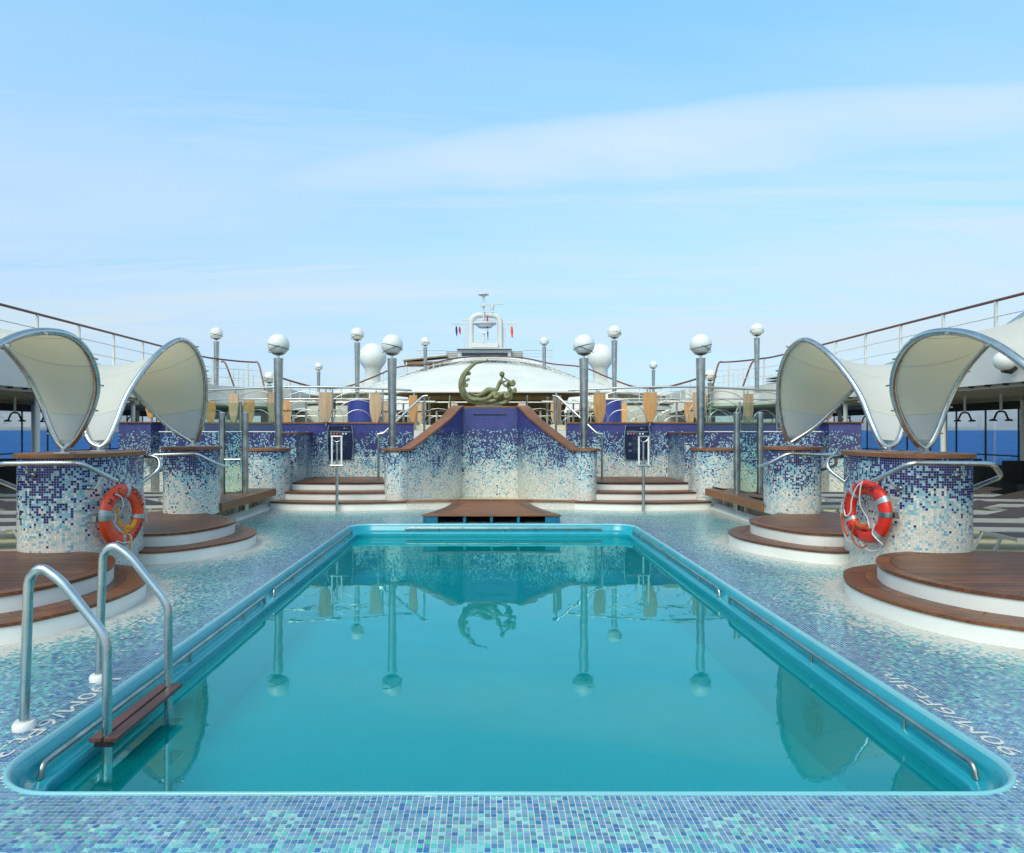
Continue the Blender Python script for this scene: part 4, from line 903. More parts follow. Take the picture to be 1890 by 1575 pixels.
# ---------------------------------------------------------------- sails
def sail(s, A, B, label, t0=0.075, t1=0.925, sagk=0.22, rad=0.037):
    c = np.mean(A, 0); root = thing('shade_sail', label, 'shade sail', P(s, c[0], c[1], 1.43), 'stretched fabric shade sails')
    Ac = catmull([P(s, *p) for p in A], 6); Bc = catmull([P(s, *p) for p in B], 6)
    loop = Ac+list(reversed(Bc[1:-1]))
    MB().tube(loop, rad, 12, closed=True).build('tube_frame', MT['steel'], root, True)
    def at(C, t): f = t*(len(C)-1); i = min(int(f), len(C)-2); return C[i].lerp(C[i+1], f-i)
    rows = []
    mt, mv = 34, 14
    for i in range(mt+1):
        t = t0+(t1-t0)*i/mt; a, b = at(Ac, t), at(Bc, t); r = []
        mid = (at(Ac, 0)+at(Ac, 1))/2; top = (a+b)/2
        # membrane sags towards the chord between the feet
        sag = sagk*math.sin(math.pi*t)*(a-b).length*0.5
        d = (Vector((mid.x, mid.y, mid.z))-top); d.normalize()
        for j in range(mv+1):
            v = j/mv; p = a.lerp(b, v)+d*sag*4*v*(1-v); r.append(tuple(p))
        rows.append(r)
    for rr_, nm_, mt_ in ((rows[5:-5], 'fabric', 'sail'), (rows[:6], 'reinforcement_patch', 'patch'), (rows[-6:], 'reinforcement_patch', 'patch')):
        o = MB().grid(rr_).build(nm_, MT[mt_], root, recalc=False); o.data.shade_smooth()
    for i_ in (5, 12, 17, 22, 29): MB().tube(rows[i_], 0.0035, 5).build('seam', MT['patch'], root, True)
    for C, nm in ((Ac, 1), (Bc, 1)):      # clips holding the hem
        for k in range(9):
            t = 0.12+0.76*k/8; p = at(C, t); q = at(C, t+0.01); oth = at(Bc if C is Ac else Ac, t)
            d = (p-oth).normalized(); MB().bar(p+d*0.02, p+d*0.075, 0.03, 0.018).build('clip', MT['dsteel'], root)
    for t, e in ((t0, 0.0), (t1, 1.0)):
        a, b = at(Ac, t), at(Bc, t); f = (at(Ac, e)+at(Bc, e))/2; mdl = (a+b)/2
        MB().bar(a.lerp(b, 0.18), a.lerp(b, 0.82), 0.02, 0.045).build('corner_plate', MT['dsteel'], root)
        MB().tube([mdl, f.lerp(mdl, 0.5)+Vector((0.01, 0, 0)), f], 0.010, 8).build('tension_rod', MT['dsteel'], root, True)
        MB().box(f+Vector((-0.09, -0.07, -0.045)), f+Vector((0.09, 0.07, -0.03))).build('base_plate', MT['steel'], root)
        MB().box(f+Vector((-0.02, -0.05, -0.03)), f+Vector((0.02, 0.05, 0.01))).build('base_lug', MT['steel'], root)
    return root
SA = [(5.02, 8.72, 1.475), (4.95, 8.76, 1.56), (4.89, 8.85, 1.80), (4.85, 9.0, 2.12), (4.78, 9.2, 2.42), (4.69, 9.47, 2.72), (4.61, 9.8, 2.95), (4.58, 10.15, 3.03), (4.59, 10.6, 2.92), (4.64, 11.0, 2.63), (4.72, 11.25, 2.24), (4.84, 11.42, 1.84), (4.95, 11.50, 1.60), (5.03, 11.53, 1.475)]
def lean(L, k, zk): 
    return [(5.02+(5.02-u)*k if 0 < i < len(L)-1 else u, y, 1.475+(z-1.475)*zk) for i, (u, y, z) in enumerate(L)]
SB = lean(SA, 2.15, 0.78)
TA = [(4.97, 7.90, 1.475), (4.86, 7.89, 1.57), (4.72, 7.85, 1.75), (4.58, 7.78, 1.97), (4.46, 7.65, 2.20), (4.39, 7.45, 2.43), (4.34, 7.15, 2.60), (4.35, 6.85, 2.67), (4.42, 6.5, 2.63), (4.44, 6.1, 2.47), (4.50, 5.75, 2.20), (4.62, 5.48, 1.88), (4.80, 5.33, 1.6), (4.93, 5.28, 1.475)]
TB = [(4.97, 7.90, 1.475), (5.06, 7.90, 1.57), (5.14, 7.89, 1.75), (5.22, 7.86, 2.02), (5.29, 7.72, 2.34), (5.38, 7.42, 2.66), (5.58, 7.08, 2.95), (5.70, 6.65, 3.12), (5.70, 6.3, 3.08), (5.60, 5.9, 2.86), (5.45, 5.6, 2.5), (5.18, 5.40, 2.0), (5.05, 5.30, 1.66), (4.93, 5.28, 1.475)]
for s, sn in ((-1, 'left'), (1, 'right')):
    sail(s, SA, SB, 'cream fabric sail on the %s between the wide and the narrow mosaic pillar' % sn)
    sail(s, TA, TB, 'cream fabric sail at the near %s edge, its outer foot beyond the frame' % sn)
    pillar(s, sell(4.93, 5.28, 0.26, 0.3, 2.4, 40), 0.34, 1.385, 'mosaic pillar at the near %s edge under the outermost sail foot' % sn, tmap=(0.27, 1.52))

# ---------------------------------------------------------------- globe lamps
def lamp_proto():
    root = thing('globe_lamp', 'x', 'lamp')
    MB().lathe([(0.15, 0.0), (0.15, 0.018), (0.09, 0.03)], n=20).build('base_flange', MT['dsteel'], root, True)
    MB().lathe([(0.072, 0.03), (0.085, 0.9), (0.105, 2.0)], n=20).build('pole', MT['dsteel'], root, True)
    MB().lathe([(0.028, 2.0), (0.028, 2.08)], n=12).build('neck', MT['steel'], root, True)
    MB().sphere((0, 0, 2.305), 0.24, 28, 18).build('globe', MT['globe'], root, True)
    prof = [(0.03, 2.055), (0.10, 2.075), (0.148, 2.105), (0.150, 2.112), (0.098, 2.082), (0.02, 2.064)]
    MB().lathe(prof, n=24, cap=False).build('cup', MT['dsteel'], root, True)
    for k, (tilt, zc) in enumerate(((14, 2.255), (-24, 2.225))):
        pts = []
        for i in range(36):
            a = 2*math.pi*i/36; r = 0.25
            d = Vector((math.cos(a), math.sin(a), 0)); d.rotate(Matrix.Rotation(R(tilt), 3, 'Y'))
            off = (zc-2.305); rr = math.sqrt(0.247**2-off**2); pts.append(Vector((0, 0, 2.305+off))+d*rr)
        MB().tube(pts, 0.006, 6, closed=True).build('wire_ring', MT['black'], root, True)
    return root
lp = lamp_proto()
lamps = [(-4.62, 15.2, 1.297, 'tall globe lamp on the left outer pillar beside the curved steps', 0, 1), (-2.09, 15.2, 1.292, 'globe lamp on the slim pillar left of the sculpture', 20, 1),
         (2.18, 15.2, 1.292, 'globe lamp on the slim pillar right of the sculpture', 160, 1), (4.78, 15.2, 1.297, 'tall globe lamp on the right outer pillar beside the curved steps', 190, 1.03)]
def far_lamp(px, py, r, lab, rot=0, sc=1):
    d = 0.24*1260/r; z = 1.7+(794-py)/1260*d; lamps.append(((px-897)/1260*d, d, z-2.305, lab, rot, sc))
far_lamp(659.5, 617, 12.4, 'distant globe lamp rising just left of the left white radar dome'); far_lamp(1134, 613, 12.6, 'distant globe lamp rising just right of the right white radar dome', 40)
far_lamp(785, 631, 8.3, 'small far globe lamp left of the mast above the canopy'); far_lamp(1004.5, 630, 8.3, 'small far globe lamp right of the mast above the canopy', 70)
far_lamp(588, 677, 7.4, 'small low globe lamp against the sky left of the left radar dome'); far_lamp(1206, 674, 7.2, 'small low globe lamp against the sky right of the right radar dome', 50)
far_lamp(399.5, 616, 11.5, 'globe lamp on a thin pole rising behind the left upper stairs'); far_lamp(1397, 609, 12, 'globe lamp on a thin pole rising behind the right upper stairs', 80)
far_lamp(497.5, 697, 11, 'low globe lamp half hidden behind the left outer lamp pole'); far_lamp(1311, 693, 11, 'low globe lamp half hidden behind the right outer lamp pole', 30)
for i, (x, y, z, lab, rot, sc) in enumerate(lamps):
    o = lp if i == 0 else copy_tree(lp); o.location = (x, y, z); o.rotation_euler.z = R(rot); o['label'] = lab; o['group'] = 'globe lamps on steel poles'

# ---------------------------------------------------------------- sculpture
def sculpture():
    D = 17.42
    def q(x, y, dy=0.0): X = 800+x/6.85; Y = 530+y/6.85; return ((X-897)/1260*D, D+dy, 1.7+(794-Y)/1260*D)
    k = D/1260/6.85
    root = thing('bronze_sculpture', 'green bronze crescent of waves with a reclining figure blowing a shell', 'sculpture', (0.07, D, 2.305))
    m = MB()
    def st(pts, rs, n=12, dy=0.0, flat=1.0):
        P3 = catmull([q(x, y, dy+(e[0] if e else 0)) for x, y, *e in pts], 6); R3 = [v.x for v in catmull([(r, 0, 0) for r in rs], 6)]
        m.tube(P3, [r*k for r in R3], n, flat=flat)
    def curl(cx, cy, r, w, dy=0.0, dirn=1, a0=0, turns=1.25):
        pts = []; rs = []
        for i in range(22):
            t = i/21; a = R(a0)+dirn*t*turns*2*math.pi; rr = r*(1-0.82*t); pts.append(q(cx+rr*math.cos(a), cy-rr*math.sin(a), dy)); rs.append(w*(1-0.45*t)*k)
        m.tube(pts, rs, 10)
    st([(692, 912), (660, 935), (600, 948), (540, 958), (480, 1000), (420, 1060), (378, 1120), (352, 1200), (356, 1290), (395, 1370), (470, 1435), (570, 1468), (700, 1478), (810, 1478), (890, 1455)],
       [5, 12, 18, 22, 26, 30, 32, 35, 38, 42, 42, 42, 38, 30, 16], 14)
    st([(470, 1040), (415, 1110), (388, 1200), (392, 1290), (430, 1360), (500, 1410), (590, 1428), (680, 1412), (740, 1362), (790, 1335)], [8, 12, 14, 16, 20, 24, 26, 26, 24, 20], 12, -0.09)
    st([(440, 1060), (385, 1150), (366, 1240), (385, 1330), (440, 1400), (530, 1440)], [6, 10, 11, 12, 14, 10], 10, -0.13)
    curl(790, 1378, 34, 24, -0.12, -1, 90); curl(920, 1378, 34, 26, -0.12, -1, 90)
    st([(560, 1450), (680, 1450), (760, 1440), (820, 1400), (860, 1350), (915, 1340)], [18, 24, 26, 24, 22, 20], 12, -0.07)
    st([(850, 1478), (920, 1450), (960, 1400), (975, 1330), (950, 1270), (945, 1220), (985, 1190)], [20, 28, 28, 26, 24, 22, 20], 12, -0.02)
    curl(992, 1222, 30, 26, -0.06, -1, 90); curl(1014, 1312, 26, 22, -0.04, -1, 90)
    st([(900, 1400), (945, 1330), (965, 1270)], [14, 18, 12], 10, -0.12)
    st([(985, 1280), (965, 1340), (985, 1390), (960, 1420)], [14, 20, 20, 14], 10, 0.02)
    for cx, cy, r in ((452, 1092, 22), (440, 1168, 20), (415, 1238, 24)):
        curl(cx, cy, r*0.85, r*0.75, -0.05, 1, 180); st([(cx-r*2.0, cy+38), (cx-r*1.1, cy+16), (cx-2, cy+4)], [10, 14, 16], 8, -0.05)
    # figure: legs, torso, neck, head, arms
    st([(470, 1350), (560, 1372), (630, 1345), (690, 1308), (750, 1308), (800, 1298), (822, 1250), (845, 1205)], [10, 22, 30, 36, 32, 26, 26, 30], 14, -0.06)
    st([(845, 1205), (856, 1180), (864, 1150), (866, 1120)], [26, 18, 13, 14], 12, -0.06)
    c = q(866, 1105, -0.06); m.sphere(c, 34*k, 16, 12, 1.08)
    st([(848, 1200), (880, 1225), (912, 1268)], [17, 15, 14], 10, -0.12); st([(912, 1268), (930, 1230), (955, 1195)], [14, 12, 10], 10, -0.12)
    st([(858, 1196), (892, 1196), (925, 1186)], [15, 12, 10], 10, 0.02); st([(886, 1142), (915, 1165), (955, 1192)], [8, 10, 14], 10, -0.05)
    o = m.build('cast_body', MT['bronze'], root, recalc=True)
    md = o.modifiers.new('remesh', 'REMESH'); md.mode = 'VOXEL'; md.voxel_size = 0.011; md.use_smooth_shade = True
    ms = o.modifiers.new('smooth', 'SMOOTH'); ms.factor = 0.5; ms.iterations = 3
    MB().box((-0.28, 17.32, 2.306), (0.42, 17.55, 2.32)).build('plinth', MT['dsteel'], root)
sculpture()

# ---------------------------------------------------------------- life rings
def life_ring(s, mat, label, words_, ropes):
    root = thing('life_ring', label, 'life ring')
    Rm, r = 0.285, 0.082
    def tor(a, b, e=0.0): return (( Rm+(r+e)*math.cos(b))*math.cos(a), -(r+e)*0.72*math.sin(b), (Rm+(r+e)*math.cos(b))*math.sin(a))
    n1, n2 = 56, 18; vs = [tor(2*math.pi*i/n1, 2*math.pi*j/n2) for i in range(n1) for j in range(n2)]
    fs = [(i*n2+j, ((i+1) % n1)*n2+j, ((i+1) % n1)*n2+(j+1) % n2, i*n2+(j+1) % n2) for i in range(n1) for j in range(n2)]
    MB().add(vs, fs).build('ring_body', MT[mat], root, True)
    for a in ((80, 170, 265, 350) if s < 0 else (30, 130, 205, 310)):
        rows = [[tor(R(a-5.5+11*i/4), 2*math.pi*j/24, 0.002) for j in range(25)] for i in range(5)]
        MB().grid(rows).build('reflective_band', MT['tape'], root, True)
    # steel clamp band that holds the ring
    ac = 180 if s < 0 else 0
    rows = [[tor(R(ac-5+10*i/3), R(-20+220*j/14), 0.008) for j in range(15)] for i in range(4)]
    MB().grid(rows).build('clamp', MT['dsteel'], root, True)
    MB().box((math.copysign(0.30, math.cos(R(ac))), 0.03, -0.035), (math.copysign(0.39, math.cos(R(ac))), 0.075, 0.035)).build('clamp_foot', MT['dsteel'], root)
    for word, amid, span in words_:
        for k, ch in enumerate(word):
            a = amid-(k-(len(word)-1)/2)*span/len(word)
            me = text_mesh(ch, 0.112); me.transform(Matrix.Scale(0.74, 4, (1, 0, 0)))
            bm = bmesh.new(); bm.from_mesh(me); bmesh.ops.triangulate(bm, faces=bm.faces); 
            for _ in range(2): bmesh.ops.subdivide_edges(bm, edges=[e for e in bm.edges if e.calc_length() > 0.011], cuts=1); bmesh.ops.triangulate(bm, faces=bm.faces)
            for v in bm.verts:
                aa = R(a)-v.co.x/(Rm+0.02); rr = v.co.y+0.012
                b = math.acos(max(-1, min(1, rr/r))); v.co = tor(aa, b, 0.0045)
            bm.to_mesh(me); bm.free(); put('letter', me, MT['letter'], root)
    for pts, mm, rad in ropes:
        MB().tube(catmull(pts, 6), rad, 8).build('grab_line' if mm == 'rope' else 'line', MT[mm], root, True)
    return root
lr = life_ring(-1, 'orange', 'bright orange life ring with a yellow line bundle on the near left pillar', [('MSC', 128, 52), ('POESIA', 43, 62), ('PANAMA', -46, 66)],
    [([(-0.20, -0.07, 0.26), (-0.13, -0.09, 0.22), (-0.09, -0.08, 0.1), (-0.06, 0.02, 0.0), (-0.05, 0.05, -0.1), (-0.02, -0.02, -0.2), (0.06, -0.07, -0.25), (0.03, -0.085, -0.31), (-0.1, -0.085, -0.31), (-0.18, -0.07, -0.28), (-0.17, -0.04, -0.37)], 'rope', 0.007),
     ([(0.12, -0.05, 0.34), (0.30, -0.05, 0.22), (0.37, -0.04, 0.0), (0.40, -0.02, -0.08), (0.44, 0.0, -0.14)], 'rope', 0.007),
     ([(-0.06, 0.03, 0.10), (-0.03, 0.03, 0.0), (-0.02, 0.02, -0.08), (0.0, -0.02, -0.14)], 'yrope', 0.013),
     ([(0.0, -0.05, -0.14), (0.08, -0.06, -0.15), (0.15, -0.05, -0.09), (0.11, -0.04, -0.16), (-0.02, -0.05, -0.20)], 'yrope', 0.028),
     ([(0.02, -0.085, -0.25), (0.03, -0.09, -0.34), (0.03, -0.06, -0.42)], 'yrope', 0.009)])
lr.location = (AX-4.365, 8.0, 0.705); lr.rotation_euler.z = R(81)
rr = life_ring(1, 'red', 'red life ring tangled in white and orange lines on the near right pillar', [('PANAMA', 86, 62), ('POESIA', 172, 64), ('MSC', 238, 34)],
    [([(0.02, -0.08, 0.35), (-0.06, -0.09, 0.28), (-0.14, -0.09, 0.12), (-0.17, -0.08, -0.02), (-0.26, -0.08, -0.08), (-0.35, -0.03, 0.06), (-0.40, -0.02, 0.02), (-0.42, 0.0, -0.2), (-0.36, 0.02, -0.38), (-0.22, 0.02, -0.39)], 'rope', 0.008),
     ([(0.03, -0.09, 0.36), (0.0, -0.09, 0.26), (-0.04, -0.06, 0.08), (-0.02, 0.02, -0.08), (0.06, -0.02, -0.18), (0.16, -0.08, -0.16), (0.22, -0.09, -0.12), (0.19, -0.09, -0.22), (0.24, -0.08, -0.28), (0.28, -0.04, -0.34), (0.18, 0.0, -0.42), (0.02, 0.0, -0.45), (-0.1, -0.02, -0.36)], 'rope', 0.008),
     ([(-0.32, -0.07, -0.06), (-0.33, -0.07, -0.14), (-0.28, -0.08, -0.26), (-0.22, -0.08, -0.31)], 'orope', 0.014),
     ([(-0.12, -0.05, -0.14), (-0.03, -0.06, -0.18), (0.06, -0.05, -0.17)], 'orope', 0.032),
     ([(-0.10, -0.08, -0.16), (-0.15, -0.08, -0.28), (-0.14, -0.06, -0.38), (-0.04, -0.04, -0.43), (0.06, -0.05, -0.38)], 'orope', 0.009)])
rr.location = (AX+4.365, 8.0, 0.745); rr.rotation_euler.z = R(-79)

# ---------------------------------------------------------------- pool ladder
ld = thing('pool_ladder', 'steel pool ladder with two bent rails and dark wooden steps at the near left', 'ladder', (-2.4, 4.25, 0))
for y in (3.88, 4.63):
    rail = MB().tube(fillet([(-2.625, y, 0.0), (-2.60, y, 0.86), (-2.53, y, 0.925), (-2.42, y, 0.85), (-2.155, y, 0.52), (-2.15, y, -0.77)], 0.09, 6), 0.0265, 16).build('rail', MT['steel'], ld, True)
    MB().lathe([(0.058, 0.003), (0.06, 0.03), (0.05, 0.045), (0.028, 0.047)], (-2.625, y, 0), 20).build('foot_flange', MT['white'], rail, True)
for z in (-0.035, -0.27, -0.49, -0.70):
    for k in range(2):
        x0 = -2.235+k*0.085
        MB().box((x0, 3.835, z-0.022), (x0+0.075, 4.68, z)).build('step_board', MT['dteak'], ld, bevel=0.004)
    for y in (3.88, 4.63): MB().box((-2.20, y-0.05, z-0.045), (-2.10, y-0.028, z-0.023)).build('step_clamp', MT['black'], ld)

# ---------------------------------------------------------------- railing of the upper deck
def rail_path(pts): return catmull(pts, 8)
RU = [(2.05, 17.9, 2.74), (2.6, 17.75, 2.76), (4.0, 17.55, 2.80), (5.4, 17.5, 2.80), (6.6, 17.7, 2.76), (7.6, 18.0, 2.74), (9.0, 18.2, 2.74)]
def panel_mesh(name, parent, w=0.33, h=0.75, t=0.035, mat='panel', loc=(0, 0, 0)):
    pts = []
    for i in range(9):
        f = i/8; z = -h*f; hw = w/2*(1.0+0.05*math.sin(math.pi*min(f*1.6, 1)) if f < 0.55 else 1.02-0.66*((f-0.55)/0.45)**1.5)
        pts.append((hw, z))
    out = [(x, z) for x, z in pts]+[(-x, z) for x, z in reversed(pts)]
    n = len(out); vs = [(loc[0]+x, loc[1]-t/2, loc[2]+z) for x, z in out]+[(loc[0]+x, loc[1]+t/2, loc[2]+z) for x, z in out]
    return MB().add(vs, [tuple(range(n)), tuple(range(2*n-1, n-1, -1))]+[(i, n+i, n+(i+1) % n, (i+1) % n) for i in range(n)]).build(name, MT[mat], parent, bevel=0.006)
for s, sn in ((-1, 'left'), (1, 'right')):
    rt = thing('upper_railing', 'steel railing with looping arches along the %s upper deck edge' % sn, 'railing', P(s, 5, 17.5, 1.9), 'arched steel railings')
    pth = [P(s, p.x, p.y, p.z) for p in rail_path(RU)]
    MB().tube(pth, 0.028, 10).build('top_rail', MT['rsteel'], rt, True)
    mp_ = [(p[0], p[1], 2.50) for p in pth]; MB().tube(mp_, 0.014, 8).build('mid_rail', MT['rsteel'], rt, True)
    L = [0]
    for a, b in zip(pth, pth[1:]): L.append(L[-1]+math.dist(a[:2], b[:2]))
    def on(d):
        d = max(0, min(L[-1]-1e-6, d)); i = max(j for j in range(len(L)) if L[j] <= d); i = min(i, len(pth)-2); f = (d-L[i])/(L[i+1]-L[i]+1e-9)
        return (pth[i][0]+(pth[i+1][0]-pth[i][0])*f, pth[i][1]+(pth[i+1][1]-pth[i][1])*f)
    nsp = 6; sp = 1.28; d0 = 0.75
    for k in range(-1, nsp):
        c = d0+k*sp+sp/2
        for rad, hh in ((0.92, 0.80), (0.62, 0.58), (0.36, 0.32)):
            pts = []
            for i in range(15):
                a = math.pi*i/14; dd = c-rad*math.cos(a)
                if 0 <= dd <= L[-1]: x, y = on(dd); pts.append((x, y+0.012*(k % 2), 1.90+hh*math.sin(a)))
            if len(pts) > 3: MB().tube(pts, 0.009, 6).build('arch', MT['rsteel'], rt, True)
    for k in range(nsp+1):
        x, y = on(d0+k*sp); MB().tube([(x, y, 1.84), (x, y, 2.77)], 0.022, 8).build('post', MT['rsteel'], rt, True)
# wooden shield panels that stand on the railing posts
pp = thing('wooden_shield', 'x', 'wooden panel'); panel_mesh('board', pp, 0.33, 0.76); MB().tube([(0, 0.03, -0.85), (0, 0.03, 0.08)], 0.02, 8).build('stem', MT['rsteel'], pp, True)
pb = thing('wooden_shield', 'x', 'wooden panel'); panel_mesh('board', pb, 0.33, 0.76, mat='panelp'); MB().tube([(0, 0.03, -0.85), (0, 0.03, 0.08)], 0.02, 8).build('stem', MT['rsteel'], pb, True)
shields = []
def shield(px, d, rot, mat, lab, top=2.66): shields.append(((px-897)/1260*d, d, top, rot, mat, lab))
shield(602, 17.42, 0, 'p', 'pale wooden shield panel on the railing just left of the left notice board')
shield(694, 17.5, -22, 'p', 'pale wooden shield panel turned slightly, between left notice board and left slim lamp', 2.63)
shield(763, 17.7, -48, 'o', 'turned wooden shield panel behind the slanting rail, right of the left slim lamp', 2.60)
shield(1199, 17.42, 0, 'o', 'amber wooden shield panel on the railing above the right notice board')
shield(1106, 17.5, 20, 'o', 'amber wooden shield panel right of the right slim lamp', 2.63)
shield(1028, 17.7, 48, 'p', 'turned wooden shield panel just left of the right slim lamp', 2.60)
shield(433, 17.6, -30, 'p', 'greyish wooden shield panel seen over the left glass screen', 2.63)
shield(508, 17.45, 0, 'p', 'wooden shield panel half hidden by the left outer lamp pole', 2.66)
shield(1380, 17.6, 30, 'p', 'greyish wooden shield panel seen over the right glass screen', 2.63)
shield(1290, 17.45, 0, 'p', 'wooden shield panel half hidden by the right outer lamp pole', 2.66)
shield(280, 17.3, -20, 'o', 'dark edged wooden shield on top of the far left end pillar', 2.75)
shield(1528, 17.3, 20, 'o', 'dark edged wooden shield on top of the far right end pillar', 2.75)
shield(1442, 17.6, 50, 'o', 'wooden shield panel peeking out beside the right sail', 2.66)
for px, d, m_, lab in ((461, 22, 'o', 'orange wooden panel far behind the left glass screen'), (530, 22, 'o', 'orange wooden panel right behind the left outer lamp pole'), (390, 23, 'o', 'orange wooden panel behind the left sail edge'),
                       (651, 24, 'o', 'thin wooden panel at the edge of the left blue cylinder'), (715, 22.5, 'p', 'pale wooden panel behind the left slim lamp pole'), (1272, 22, 'o', 'brown wooden panel behind the right outer lamp pole'), (1148, 24, 'o', 'thin wooden panel at the edge of the right blue cylinder'),
                       (1078, 22.5, 'p', 'pale wooden panel behind the right slim lamp pole'), (836, 24, 'p', 'pale wooden panel at the left shoulder of the sculpture wall'), (965, 24, 'p', 'pale wooden panel at the right shoulder of the sculpture wall'),
                       (778, 24, 'p', 'pale wooden panel behind the left stair handrail'), (1025, 24, 'p', 'pale wooden panel behind the right stair handrail')):
    shield(px, d, 0, m_, lab, 2.64 if d > 23.5 else 2.66)
used = {'p': False, 'o': False}
for x, y, z, rot, m_, lab in shields:
    src = pb if m_ == 'p' else pp
    o = copy_tree(src) if used[m_] else src; used[m_] = True
    o.location = (x, y-0.06, z); o.rotation_euler.z = R(rot); o['label'] = lab; o['group'] = 'wooden shield panels on the railings'
# rear railing
rt = thing('rear_railing', 'thin steel railing with arches behind the waterfall wall, far side of the stairs', 'railing', (AX, 24, 1.83))
for z, r in ((2.68, 0.022), (2.2, 0.012)): MB().tube([P(1, -7.5, 24.2, z), P(1, -3, 24.1, z), P(1, 3, 24.1, z), P(1, 7.5, 24.2, z)], r, 8).build('rail', MT['rsteel'], rt, True)
for i in range(13):
    x = AX-7.2+i*1.2; MB().tube([(x, 24.12, 1.83), (x, 24.12, 2.68)], 0.02, 8).build('post', MT['rsteel'], rt, True)
    for rad, hh in ((0.8, 0.62), (0.45, 0.35)):
        MB().tube([(x+0.6-rad*math.cos(math.pi*j/10), 24.1, 1.84+hh*math.sin(math.pi*j/10)) for j in range(11)], 0.010, 6).build('arch', MT['rsteel'], rt, True)
# blue cylinders
for s, px, sn in ((-1, 666, 'left'), (1, 1123, 'right')):
    d = 21.0; x = (px-897)/1260*d
    rt = thing('blue_planter', 'large blue tiled cylinder behind the %s railing' % sn, 'column', (x, d, 1.83), 'blue tiled cylinders')
    MB().lathe([(0.40, 0.0), (0.40, 0.78)], (x, d, 1.83), 28).build('body', MT['violet'], rt, True)
    MB().lathe([(0.43, 0.781), (0.43, 0.83)], (x, d, 1.83), 28).build('rim', MT['white'], rt, True)
# tables and chairs on the upper deck
tb = thing('cafe_table', 'x', 'table')
MB().box((-0.4, -0.4, 0.70), (0.4, 0.4, 0.73)).build('table_top', MT['white'], tb); MB().tube([(0, 0, 0.03), (0, 0, 0.70)], 0.03, 8).build('leg', MT['steel'], tb, True); MB().lathe([(0.22, 0), (0.2, 0.03)], n=16).build('foot', MT['steel'], tb, True)
spots = [(-1.9, 20.5), (-2.6, 21.5), (2.05, 20.5), (2.75, 21.5), (-5.4, 20.5), (5.7, 20.4)]
where = ['nearest left of the sculpture wall', 'second left of the sculpture wall', 'nearest right of the sculpture wall', 'second right of the sculpture wall', 'behind the left curved steps railing', 'behind the right curved steps railing']
for i, (x, y) in enumerate(spots):
    o = tb if i == 0 else copy_tree(tb); o.location = (x, y, 1.83); o['label'] = 'small white cafe table on the upper deck, '+where[i]; o['group'] = 'cafe tables on the upper deck'
ch = thing('cafe_chair', 'x', 'chair')
MB().box((-0.22, -0.22, 0.43), (0.22, 0.22, 0.46)).build('seat', MT['sling'], ch); MB().box((-0.22, 0.2, 0.5), (0.22, 0.22, 0.88)).build('backrest', MT['sling'], ch)
for a in (-0.2, 0.2):
    for b in (-0.2, 0.2): MB().tube([(a, b, 0), (a, b, 0.9 if b > 0 else 0.43)], 0.012, 6).build('leg', MT['alu'], ch, True)
k = 0
for i, (x, y) in enumerate(spots):
    for dx, rz, w in ((-0.62, 90, 'on its left'), (0.62, -90, 'on its right')):
        o = ch if k == 0 else copy_tree(ch); k += 1
        o.location = (x+dx, y, 1.83); o.rotation_euler.z = R(rz); o['label'] = 'brown sling chair at the cafe table %s, %s' % (where[i], w); o['group'] = 'cafe chairs on the upper deck'

